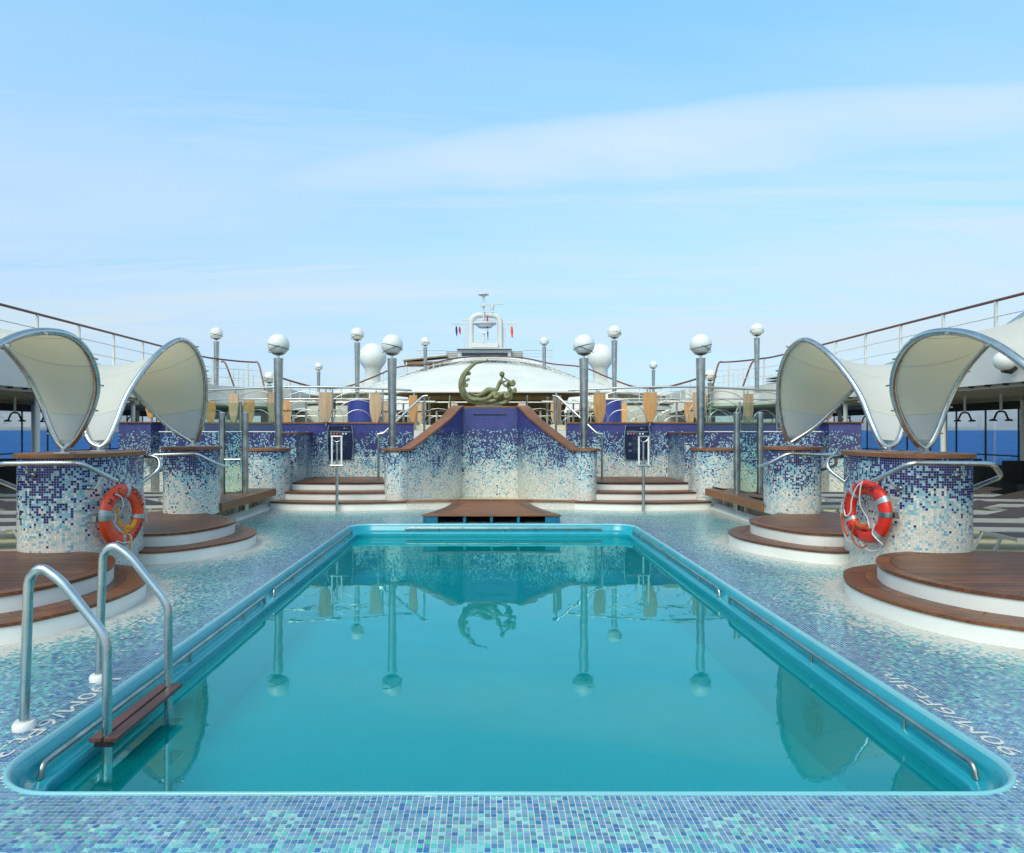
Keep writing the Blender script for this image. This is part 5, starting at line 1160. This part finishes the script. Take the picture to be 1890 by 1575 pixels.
# ---------------------------------------------------------------- side decks with windows
for s, sn in ((-1, 'left'), (1, 'right')):
    sd_ = thing('side_deck_roof', 'white overhanging deck on the %s with a grey soffit' % sn, 'deck overhang', P(s, 12, 15, 2.6), 'white side overhangs')
    out = c2([(15.4, -2), (10.5, -2)], 1, False)
    pl = [(15.4, -2.0), (10.5, -2.0), (10.5, 24.8), (10.3, 26.0), (9.7, 27.1), (8.9, 27.8), (8.2, 28.4), (8.4, 31), (9.2, 44), (15.4, 44)]
    W = side(pl, s)
    MB().prism(W, 2.66, 3.40).build('fascia', MT['bwhite'], sd_)
    MB().prism(side(offset_poly(pl, -0.12), s), 2.60, 2.658).build('soffit', MT['soffit'], sd_)
    for k in range(14): MB().box(P(s, 10.62+k*0.34, -1.5, 2.575), P(s, 10.65+k*0.34, 24, 2.599)).build('soffit_batten', MT['soffit'], sd_)
    for k in range(9): MB().box(P(s, 10.495, 1.0+k*2.9, 2.67), P(s, 10.4995, 1.012+k*2.9, 3.39)).build('plate_joint', MT['soffit'], sd_)
    # ribs under the fascia lip
    for k in range(26): MB().box(P(s, 10.505, 9+k*0.5, 2.62), P(s, 10.62, 9.03+k*0.5, 2.659)).build('lip_rib', MT['black'], sd_)
    # upper promenade rail
    rl = thing('promenade_railing', 'white upper deck railing with brown wooden handrail high on the %s' % sn, 'railing', P(s, 10.6, 12, 3.4), 'upper promenade railings')
    rp = [(10.62, -1.0), (10.62, 10), (10.62, 17), (10.62, 24.6), (10.4, 26.0), (9.9, 27.0), (9.4, 27.4)]
    pts = catmull([P(s, u, y, 4.42) for u, y in rp], 6)
    MB().tube(pts, 0.032, 8).build('handrail', MT['handrail'], rl, True)
    for dz in (0.34, 0.68): MB().tube([(p.x, p.y, 3.4+dz) for p in pts], 0.012, 6).build('wire', MT['bwhite'], rl, True)
    L = 0; acc = 0.5
    for a, b in zip(pts, pts[1:]):
        d = (b-a).length
        while acc <= L+d:
            p = a.lerp(b, (acc-L)/d); MB().box((p.x-0.03, p.y-0.02, 3.401), (p.x+0.03, p.y+0.02, 4.40)).build('post', MT['bwhite'], rl); acc += 1.65
        L += d
    # stair handrails going down from the upper promenade
    sr = thing('upper_stair_rail', 'brown handrails descending the %s upper stairs' % sn, 'railing', P(s, 9.6, 27, 3.4), 'upper stair rails')
    for u0, u1, y, zt in ((9.4, 8.85, 27.4, 4.42), (10.65, 9.95, 27.2, 4.42)):
        MB().tube(catmull([P(s, u0, y, zt), P(s, u0-0.2, y-0.05, zt-0.1), P(s, u1, y-0.4, 3.3)], 5), 0.035, 8).build('handrail', MT['handrail'], sr, True)
    for k in range(6):
        u = 10.5-k*0.2; MB().tube([P(s, u, 27.6, 3.4), P(s, u, 27.6, 4.25-0.06*k)], 0.014, 6).build('baluster', MT['bwhite'], sr, True)
    for z in (3.7, 3.95, 4.18): MB().tube([P(s, 10.6, 27.6, z+0.05), P(s, 9.2, 27.6, z-0.1)], 0.014, 6).build('bar', MT['bwhite'], sr, True)
    # folded loungers on the upper promenade, seen as a low stack
    for k, (u, y) in enumerate(((11.7, 17.5), (11.8, 15.2), (11.6, 27.0))):
        ls = thing('lounger_stack', 'low stack of folded loungers on the %s upper deck, %s' % (sn, ('middle', 'nearest', 'farthest')[k]), 'lounger stack', P(s, u, y, 3.4), 'folded lounger stacks')
        for j in range(4):
            MB().box(P(s, u-0.35, y-0.95, 3.44+j*0.11), P(s, u+0.35, y+0.95, 3.47+j*0.11)).build('sling', MT['sling'], ls)
            for q in (-0.36, 0.33): MB().box(P(s, u+q, y-1.0, 3.43+j*0.11), P(s, u+q+0.04, y+1.0, 3.475+j*0.11)).build('frame', MT['alu'], ls)
    # window wall
    ww = thing('side_windows', 'tall glass windbreak with thin black mullions along the %s side' % sn, 'windows', P(s, 14.6, 22, 0), 'side windbreaks')
    MB().box(P(s, 14.6, 2, -0.003), P(s, 14.7, 40, 0.70)).build('bulwark', MT['black'], ww)
    MB().box(P(s, 14.55, 2, 2.28), P(s, 14.7, 40, 2.50)).build('head_beam', MT['black'], ww)
    MB().box(P(s, 14.45, 2, 2.505), P(s, 14.75, 40, 2.57)).build('beam_flange', MT['soffit'], ww)
    MB().tube([P(s, 14.5, 2, 0.98), P(s, 14.5, 40, 0.98)], 0.02, 6).build('rail', MT['black'], ww, True)
    for k in range(30):
        y = 2.6+k*1.25
        MB().box(P(s, 14.6, y, 0.70), P(s, 14.64, y+0.028, 2.28)).build('mullion', MT['black'], ww)
        MB().box(P(s, 14.615, y+0.03, 0.701), P(s, 14.622, y+1.247, 2.279)).build('pane', MT['pane'], ww)
    # pillars
    for k, (u, y, r) in enumerate(((10.75, 7.4, .06), (10.75, 11.8, .06), (10.75, 16.2, .06), (10.75, 20.6, .06), (10.75, 25.0, .06), (14.0, 15.6, .07), (14.0, 17.9, .075), (14.0, 21.0, .08), (14.0, 27.2, .08))):
        if k in (0, 5): continue
        wh = ('inner row, nearest', 'inner row, beside the wide mosaic pillar', 'inner row, middle', 'inner row, behind the sail foot', 'inner row, farthest', '', 'window side, nearest', 'window side, middle', 'window side, farthest')[k]
        pt = thing('deck_post', 'round grey-white post holding the %s overhang, %s' % (sn, wh), 'post', P(s, u, y, 0), 'posts under the side overhangs')
        MB().tube([P(s, u, y, -0.004), P(s, u, y, 2.6)], r, 14).build('shaft', MT['bwhite'], pt, True)
        MB().box(P(s, u-0.12, y-0.12, 2.47), P(s, u+0.12, y+0.12, 2.599)).build('head', MT['soffit'], pt)
# twin spotlights
sl = thing('twin_spotlight', 'x', 'spotlight')
MB().tube([(0, 0, 0), (0, 0, -0.42)], 0.03, 8).build('stem', MT['bwhite'], sl, True)
for q in (-1, 1):
    a = MB().tube(catmull([(0, 0, -0.42), (q*0.09, 0, -0.44), (q*0.15, 0, -0.56), (q*0.17, 0, -0.60)], 5), 0.022, 8).build('arm', MT['black'], sl, True)
    MB().lathe([(0.03, -0.60), (0.085, -0.625), (0.085, -0.65), (0.02, -0.655)], (q*0.19, 0, 0), 14).build('lamp_head', MT['black'], sl, True)
i = 0
for s, sn in ((-1, 'left'), (1, 'right')):
    for k, y in enumerate((16.5, 17.75, 19.1, 20.8, 22.3, 23.6)):
        o = sl if i == 0 else copy_tree(sl); i += 1
        o.location = P(s, 12.35, y, 2.57); o['label'] = 'black twin spotlight hanging under the %s overhang, number %s from the lens' % (sn, ('one', 'two', 'three', 'four', 'five', 'six')[k]); o['group'] = 'twin spotlights under the overhangs'
# globe wall lights on the fascia
wl = thing('globe_wall_light', 'x', 'wall light'); MB().sphere((-0.12, 0, 0.02), 0.2, 24, 14).build('globe', MT['globe'], wl, True)
MB().tube([(0.10, 0, -0.12), (0.0, 0, -0.18), (-0.16, 0, -0.17)], [0.05, 0.07, 0.05], 10).build('bracket', MT['black'], wl, True)
i = 0
for s, sn in ((-1, 'left'), (1, 'right')):
    for y, w in ((13.6, 'nearest'), (19.0, 'farther, behind the sail edge')):
        o = wl if i == 0 else copy_tree(wl); i += 1
        o.location = P(s, 10.35, y, 3.06); o.rotation_euler.z = 0 if s > 0 else math.pi; o['label'] = 'white globe light on a black bracket on the %s fascia, %s' % (sn, w); o['group'] = 'globe wall lights'
# loungers
lg = thing('sun_lounger', 'x', 'sun lounger')
MB().box((-0.27, -0.95, 0.335), (0.27, 0.35, 0.345)).build('seat_sling', MT['sling'], lg)
MB().add([(-0.27, 0.37, 0.335), (0.27, 0.37, 0.335), (0.27, 0.95, 0.47), (-0.27, 0.95, 0.47), (-0.27, 0.37, 0.347), (0.27, 0.37, 0.347), (0.27, 0.95, 0.482), (-0.27, 0.95, 0.482)], [(3,2,1,0),(4,5,6,7),(0,1,5,4),(1,2,6,5),(2,3,7,6),(3,0,4,7)]).build('back_sling', MT['sling'], lg)
for q in (-1, 1):
    MB().bar((q*0.30, -0.98, 0.33), (q*0.30, 0.98, 0.33), 0.03, 0.05).build('side_rail', MT['alu'], lg)
    for y in (-0.75, 0.6): MB().bar((q*0.29, y, 0.31), (q*0.29, y-0.14 if y < 0 else y+0.14, 0.0), 0.035, 0.03).build('leg', MT['alu'], lg)
for y in (-0.97, 0.97): MB().bar((-0.30, y, 0.33), (0.30, y, 0.33), 0.03, 0.04).build('end_rail', MT['alu'], lg)
i = 0
nth = ('first', 'second', 'third', 'fourth', 'fifth', 'sixth', 'seventh', 'eighth')
for s, sn in ((-1, 'left'), (1, 'right')):
    for k in range(8):
        for c_, (u, wd) in enumerate(((7.55, 'row nearest the pillars'), (9.75, 'outer row'))):
            o = lg if i == 0 else copy_tree(lg); i += 1
            o.location = P(s, u+rng.uniform(-.06, .06), 7.75+k*0.98+rng.uniform(-.05, .05), 0.0); o.rotation_euler.z = R(-s*(90+6+rng.uniform(-3, 3))); o['label'] = 'brown sun lounger, %s side deck, %s from the lens in the %s' % (sn, nth[k], wd); o['group'] = 'sun loungers on the side decks'
    for k, y in enumerate((12.5, 14.6)):
        o = copy_tree(lg); o.location = P(s, 5.75, y, 0); o['label'] = 'brown mesh sun lounger between the %s pillars, %s' % (sn, ('nearer one', 'farther one')[k]); o['group'] = 'sun loungers on the side decks'
# black wicker chairs
wc = thing('wicker_chair', 'x', 'chair')
MB().box((-0.28, -0.28, 0.02), (0.28, 0.28, 0.42)).build('seat', MT['wicker'], wc, bevel=0.02)
MB().add([(-0.27, 0.20, 0.42), (0.27, 0.20, 0.42), (0.30, 0.34, 0.95), (-0.30, 0.34, 0.95), (-0.27, 0.28, 0.42), (0.27, 0.28, 0.42), (0.30, 0.40, 0.95), (-0.30, 0.40, 0.95)], [(3,2,1,0),(4,5,6,7),(0,1,5,4),(1,2,6,5),(2,3,7,6),(3,0,4,7)]).build('backrest', MT['wicker'], wc)
i = 0
for s, sn in ((-1, 'left'), (1, 'right')):
    for k in range(8):
        y = 13.6+k*1.15
        o = wc if i == 0 else copy_tree(wc); i += 1
        o.location = P(s, 12.7+0.25*(k % 2), y, 0); o.rotation_euler.z = R((200 if s < 0 else 160)+rng.uniform(-15, 15)); o['label'] = 'high-backed black wicker chair on the %s side deck, chair %s from the lens' % (sn, ('one', 'two', 'three', 'four', 'five', 'six', 'seven', 'eight')[k]); o['group'] = 'black wicker chairs'

# ---------------------------------------------------------------- background: canopy, ramps, superstructure, mast
cn = thing('tent_canopy', 'huge white domed fabric canopy behind the sculpture with a laced upper edge', 'canopy', (AX, 32, 3))
rows = []
for i in range(11):
    f = i/10; r = []
    for j in range(41):
        t = -1+2*j/40
        lx = 8.9*t; ly = 29.5+4.0*abs(t)**2.2; lz = 3.36+0.12*abs(t)**2
        ux = 5.3*t; uy = 37.0; uz = 5.36-1.15*abs(t)**2.3
        g = f+0.02*math.sin(math.pi*f)
        sc = 0.10*math.sin(math.pi*f)*(0.6+0.4*math.cos(t*math.pi*9))
        r.append((AX+lx+(ux-lx)*g, ly+(uy-ly)*g, lz+(uz-lz)*(f**0.92)-sc*0.6))
    rows.append(r)
o = MB().grid(rows).build('membrane', MT['canopy'], cn, recalc=False); o.data.shade_smooth(); o.modifiers.new('solid', 'SOLIDIFY').thickness = 0.02
MB().tube([rows[0][j] for j in range(41)], 0.05, 8).build('lower_edge', MT['bwhite'], cn, True)
m = MB()
for j in range(0, 40):
    a, b = Vector(rows[10][j]), Vector(rows[10][j+1]); m.tube([a+Vector((0, 0, 0.02)), (a+b)/2+Vector((0, 0, 0.11)), b+Vector((0, 0, 0.02))], 0.016, 5)
m.build('lacing', MT['dsteel'], cn, kind='stuff')
MB().tube([(p[0], p[1], p[2]+0.14) for p in rows[10]], 0.03, 6).build('lacing_tube', MT['bwhite'], cn, True)
bh = thing('bar_pavilion', 'brown panelled pavilion wall under the white canopy', 'pavilion', (AX, 38, 1.83))
MB().box((AX-7.5, 37.5, 1.831), (AX+7.5, 37.8, 4.0)).build('back_wall', MT['brown'], bh)
for z in (2.55, 3.0): MB().box((AX-7.4, 37.40, z), (AX+7.4, 37.498, z+0.05)).build('ledge', MT['brown'], bh)
MB().box((AX-3.2, 33.0, 3.15), (AX+3.2, 33.2, 3.35)).build('header_beam', MT['brown'], bh)
for x in (-6, -3, 3, 6): MB().box((AX+x-0.1, 36.0, 1.831), (AX+x+0.1, 36.2, 3.9)).build('pillar', MT['brown'], bh)
# sweeping white ramps left and right with brown handrail
for s, sn in ((-1, 'left'), (1, 'right')):
    rp = thing('sweeping_parapet', 'white sweeping parapet with thin brown rail between the stairs and the %s dome' % sn, 'parapet', P(s, 7, 30, 2), 'sweeping white parapets')
    X = lambda px, d: (s*-1)*0+((px-897)/1260*d if s < 0 else (2*905-px-897)/1260*d)
    def Z(py, d): return 1.7+(794-py)/1260*d
    top = [(505, 693, 27), (545, 706, 28.5), (590, 716, 30), (640, 714, 31.5), (690, 696, 33), (735, 678, 34.5), (790, 672, 36), (845, 661, 38), (905, 658, 39)]
    T3 = catmull([(X(px, d), d, Z(py, d)) for px, py, d in top], 5)
    MB().tube(T3, 0.04, 6).build('handrail', MT['handrail'], rp, True)
    for i in range(0, len(T3), 2):
        p = T3[i]; MB().tube([(p.x, p.y, p.z), (p.x, p.y, p.z-0.75)], 0.02, 6).build('post', MT['bwhite'], rp, True)
    MB().tube([(p.x, p.y, p.z-0.36) for p in T3], 0.012, 5).build('wire', MT['bwhite'], rp, True)
    low = [(p.x, p.y+0.05, p.z-0.70) for p in T3]; q = len(low)
    vs = low+[(x, y, z-0.45) for x, y, z in low]+[(x, y+0.3, z-0.45) for x, y, z in low]+[(x, y+0.3, z) for x, y, z in low]; fs = []
    for r in range(4):
        for j in range(q-1): fs.append((r*q+j, r*q+j+1, ((r+1) % 4)*q+j+1, ((r+1) % 4)*q+j))
    MB().add(vs, fs).build('parapet_band', MT['bwhite'], rp, True)
    # white rounded whirlpool surround
    wp = thing('whirlpool_surround', 'rounded white whirlpool surround on the %s upper deck' % sn, 'whirlpool', P(s, 4.6, 24.5, 1.83), 'white whirlpool surrounds')
    cx = AX+s*5.6
    MB().lathe([(1.1, 0.0), (1.25, 0.25), (1.5, 0.55), (1.55, 0.75), (1.4, 0.85)], (cx, 26.8, 1.831), 36).build('shell', MT['bwhite'], wp, True)
    MB().lathe([(1.62, 0.86), (1.62, 0.92), (1.5, 0.95)], (cx, 26.8, 1.831), 36).build('rim', MT['soffit'], wp, True)
    wp2 = thing('white_awning', 'pale slanting awning panel beside the %s whirlpool' % sn, 'awning', P(s, 3.6, 27, 1.83), 'slanting awnings')
    vs = [P(s, 4.6, 26.2, 2.62), P(s, 2.9, 26.2, 2.35), P(s, 3.3, 28.0, 3.0), P(s, 4.9, 28.0, 3.15)]; vs += [(a, b, c+0.04) for a, b, c in vs]
    MB().add(vs, [(3,2,1,0),(4,5,6,7),(0,1,5,4),(1,2,6,5),(2,3,7,6),(3,0,4,7)]).build('panel', MT['canopy'], wp2)
    for u in (4.6, 2.95): MB().tube([P(s, u, 26.25, 1.831), P(s, u, 26.25, 2.62 if u > 4 else 2.35)], 0.03, 8).build('pole', MT['dsteel'], wp2, True)
    # boxy white deckhouses behind
    dh = thing('deckhouse', 'long low white deckhouse beyond the %s stairs' % sn, 'deckhouse', P(s, 7.5, 33, 1.83), 'white deckhouses')
    MB().box(P(s, 5.6, 33, 1.831), P(s, 11, 36, 3.35)).build('body', MT['bwhite'], dh, bevel=0.03)
    MB().box(P(s, 5.7, 32.97, 2.55), P(s, 10.8, 32.999, 2.85)).build('window_strip', MT['dglass'], dh)
    MB().box(P(s, 5.4, 32.7, 3.36), P(s, 11.2, 36.2, 3.46)).build('roof', MT['bwhite'], dh)
    # radar domes
    px, r = (688, 25.5) if s < 0 else (1108, 24.5); d = 46.0
    rd = thing('radar_dome', 'large white radome on a flared base, %s of the mast' % sn, 'radar dome', ((px-897)/1260*d, d, 4), 'white radomes')
    cx, cz = (px-897)/1260*d, 1.7+(794-659)/1260*d; rr = r/1260*d
    MB().sphere((cx, d, cz), rr, 36, 24).build('dome', MT['globe'], rd, True)
    MB().lathe([(rr*0.55, -rr*1.9), (rr*0.55, -rr*0.95), (rr*0.68, -rr*0.78)], (cx, d, cz), 28).build('pedestal', MT['bwhite'], rd, True)
    MB().box((cx-1.5, d-0.6, cz-rr*2.4), (cx+1.5, d+1, cz-rr*1.88)).build('base_platform', MT['bwhite'], rd)
# superstructure
ss = thing('bridge_house', 'white top house below the mast with dark windows and curved arches', 'deckhouse', (AX, 50, 4))
def WX(px, d): return (px-897)/1260*d
def WZ(py, d): return 1.7+(794-py)/1260*d
d = 50.0
MB().box((WX(845, d), d, 3), (WX(943, d), d+5, WZ(645.5, d))).build('block', MT['bwhite'], ss)
MB().box((WX(843, d), d-0.3, WZ(645, d)), (WX(945, d), d+5.2, WZ(643.6, d))).build('roof', MT['bwhite'], ss)
MB().box((WX(852, d), d-0.05, WZ(657, d)), (WX(937, d), d-0.001, WZ(651.5, d))).build('window_strip', MT['dglass'], ss)
MB().box((WX(856, d), d-0.05, WZ(676, d)), (WX(936, d), d-0.001, WZ(661, d))).build('lower_window', MT['dglass'], ss)
for a, b in ((823, 845), (943, 966)):
    MB().box((WX(a, d), d+0.5, 3), (WX(b, d), d+4, WZ(647, d))).build('louvre_block', MT['soffit'], ss)
    for k in range(8): MB().box((WX(a, d)+0.03, d+0.46, WZ(672-k*3, d)), (WX(b, d)-0.03, d+0.499, WZ(670.8-k*3, d))).build('louvre', MT['bwhite'], ss)
for x0, x1, yt, ye, r in ((752, 1058, 661, 702, 0.15), (795, 1012, 662, 702, 0.12)):
    pts = [(WX(x0+(x1-x0)*i/20, 44), 44, WZ(ye-(ye-yt)*math.sin(math.pi*i/20)**0.8, 44)) for i in range(21)]
    MB().tube(pts, r, 10).build('arch_tube', MT['bwhite'], ss, True)
for q in (-1, 1):
    a, b = (768, 823) if q < 0 else (966, 1020)
    for py in (646, 652, 658): MB().tube([(WX(a if q < 0 else b, d), d, WZ(py, d)), (WX(b if q < 0 else a, d), d, WZ(py, d))], 0.05 if py == 646 else 0.025, 6).build('wing_rail', MT['bwhite'], ss, True)
    MB().bar((WX(768 if q < 0 else 1020, d), d, WZ(646, d)), (WX(780 if q < 0 else 1010, d), d, WZ(674, d)), 0.08, 0.08).build('wing_stay', MT['bwhite'], ss)
aw = thing('brown_awning', 'brown flat awning on white poles left of the top house', 'awning', (WX(785, 42), 42, 4))
vs = [(WX(744, 42), 42, WZ(667, 42)), (WX(825, 42), 42, WZ(658, 42)), (WX(825, 42), 44, WZ(656, 42)), (WX(744, 42), 44, WZ(664, 42))]; vs += [(a, b, c-0.3 if i > 99 else c+0.08) for i, (a, b, c) in enumerate(vs)]
MB().add(vs, [(3,2,1,0),(4,5,6,7),(0,1,5,4),(1,2,6,5),(2,3,7,6),(3,0,4,7)]).build('panel', MT['brown'], aw)
MB().box((WX(745, 42), 42.1, WZ(672, 42)), (WX(823, 42), 43.9, WZ(667, 42))).build('underside', MT['brown'], aw)
for px in (750, 800): MB().tube([(WX(px, 42), 42.1, 3.5), (WX(px, 42), 42.1, WZ(668, 42))], 0.05, 8).build('pole', MT['bwhite'], aw, True)
# mast
ms = thing('ship_mast', 'white arched ship mast with radar scanners and a platform', 'mast', (WX(895, 55), 55, 7)); d = 55.0
pts = fillet([(WX(869, d), d, WZ(648, d)), (WX(869, d), d, WZ(582, d)), (WX(923.5, d), d, WZ(582, d)), (WX(923.5, d), d, WZ(648, d))], 0.75, 8)
MB().tube(pts, 0.23, 14).build('arch', MT['bwhite'], ms, True)
MB().lathe([(0.55, 0), (0.72, 0.22), (0.92, 0.26), (0.92, 0.36)], (WX(895, d), d, WZ(605, d)), 24).build('crow_platform', MT['bwhite'], ms, True)
MB().box((WX(870, d), d-0.5, WZ(643, d)), (WX(919, d), d+1, WZ(634.5, d))).build('lower_platform', MT['bwhite'], ms)
MB().bar((WX(834, d), d, WZ(597.5, d)), (WX(953, d), d, WZ(597, d)), 0.12, 0.12).build('yard', MT['bwhite'], ms)
MB().bar((WX(855, d), d, WZ(591, d)), (WX(930, d), d, WZ(591, d)), 0.1, 0.1).build('upper_yard', MT['bwhite'], ms)
MB().tube([(WX(892.5, d), d-0.3, WZ(592, d)), (WX(892.5, d), d-0.3, WZ(547, d))], 0.09, 10).build('topmast', MT['bwhite'], ms, True)
MB().lathe([(0.08, -0.15), (0.42, 0.0), (0.42, 0.05)], (WX(892.5, d), d-0.3, WZ(546, d)), 16).build('top_disc', MT['bwhite'], ms, True)
MB().bar((WX(886, d), d-0.5, WZ(566.5, d)), (WX(928, d), d-0.2, WZ(561, d)), 0.12, 0.16).build('radar_scanner', MT['bwhite'], ms)
MB().lathe([(0.12, 0), (0.16, 0.2), (0.12, 0.4)], (WX(908, d), d-0.3, WZ(574, d)), 12).build('scanner_pedestal', MT['bwhite'], ms, True)
MB().bar((WX(883, d), d-0.6, WZ(612, d)), (WX(898, d), d-0.7, WZ(618, d)), 0.12, 0.14).build('radar_scanner', MT['bwhite'], ms)
MB().tube([(WX(893, d), d-0.5, WZ(634, d)), (WX(893, d), d-0.5, WZ(615, d))], 0.08, 8).build('scanner_pedestal', MT['bwhite'], ms, True)
for px in (857, 860.5, 929, 932.5):
    MB().tube([(WX(px, d), d, WZ(645, d)), (WX(px, d), d, WZ(604, d))], 0.03, 6).build('ladder_side', MT['bwhite'], ms, True)
m = MB()
for k in range(14):
    for a, b in ((857, 860.5), (929, 932.5)): m.tube([(WX(a, d), d, WZ(643-k*2.8, d)), (WX(b, d), d, WZ(643-k*2.8, d))], 0.012, 5)
m.build('rungs', MT['bwhite'], ms, kind='stuff')
for k in range(4): MB().tube([(WX(874, d), d-0.5, WZ(634-k*3, d)), (WX(918, d), d-0.5, WZ(634-k*3, d))], 0.015, 5).build('guard_rail', MT['bwhite'], ms, True)
def flag(px, y0, y1, w, mats, label):
    rt = thing('signal_flag', label, 'flag', (WX(px, 55), 54.6, WZ(y0, 55)), 'signal flags on the mast')
    MB().tube([(WX(px, 55), 54.6, WZ(y0-5, 55)), (WX(px+1, 55), 54.6, WZ(y1+3, 55))], 0.008, 4).build('halyard', MT['bwhite'], rt, True)
    n = len(mats)
    for i, mm in enumerate(mats):
        r = []
        for k in range(5):
            f = (i+k/4)/n; z = WZ(y0+(y1-y0)*f, 55); ww = w*(0.35+0.65*math.sin(math.pi*min(1, f*0.9+0.1)))
            r.append([(WX(px, 55)-ww/2+ww*j/3+0.05*f, 54.6+0.05*math.sin(j*2+f*5), z) for j in range(4)])
        o = MB().grid(r).build('cloth', MT[mm], rt, recalc=False); o.data.shade_smooth(); o.modifiers.new('solid', 'SOLIDIFY').thickness = 0.01
flag(842.5, 604, 622, 0.16, ['fblue'], 'small dark blue flag hanging left of the mast'); flag(848.5, 605, 619, 0.16, ['rubred'], 'small crimson flag beside the blue one left of the mast')
flag(944, 604, 625, 0.2, ['forange'], 'small orange flag hanging right of the mast'); flag(899.5, 584, 630, 0.12, ['rubred', 'rubred', 'fblue', 'pwhite', 'fblue', 'rubred'], 'long narrow red, blue and white flag hung inside the mast arch')
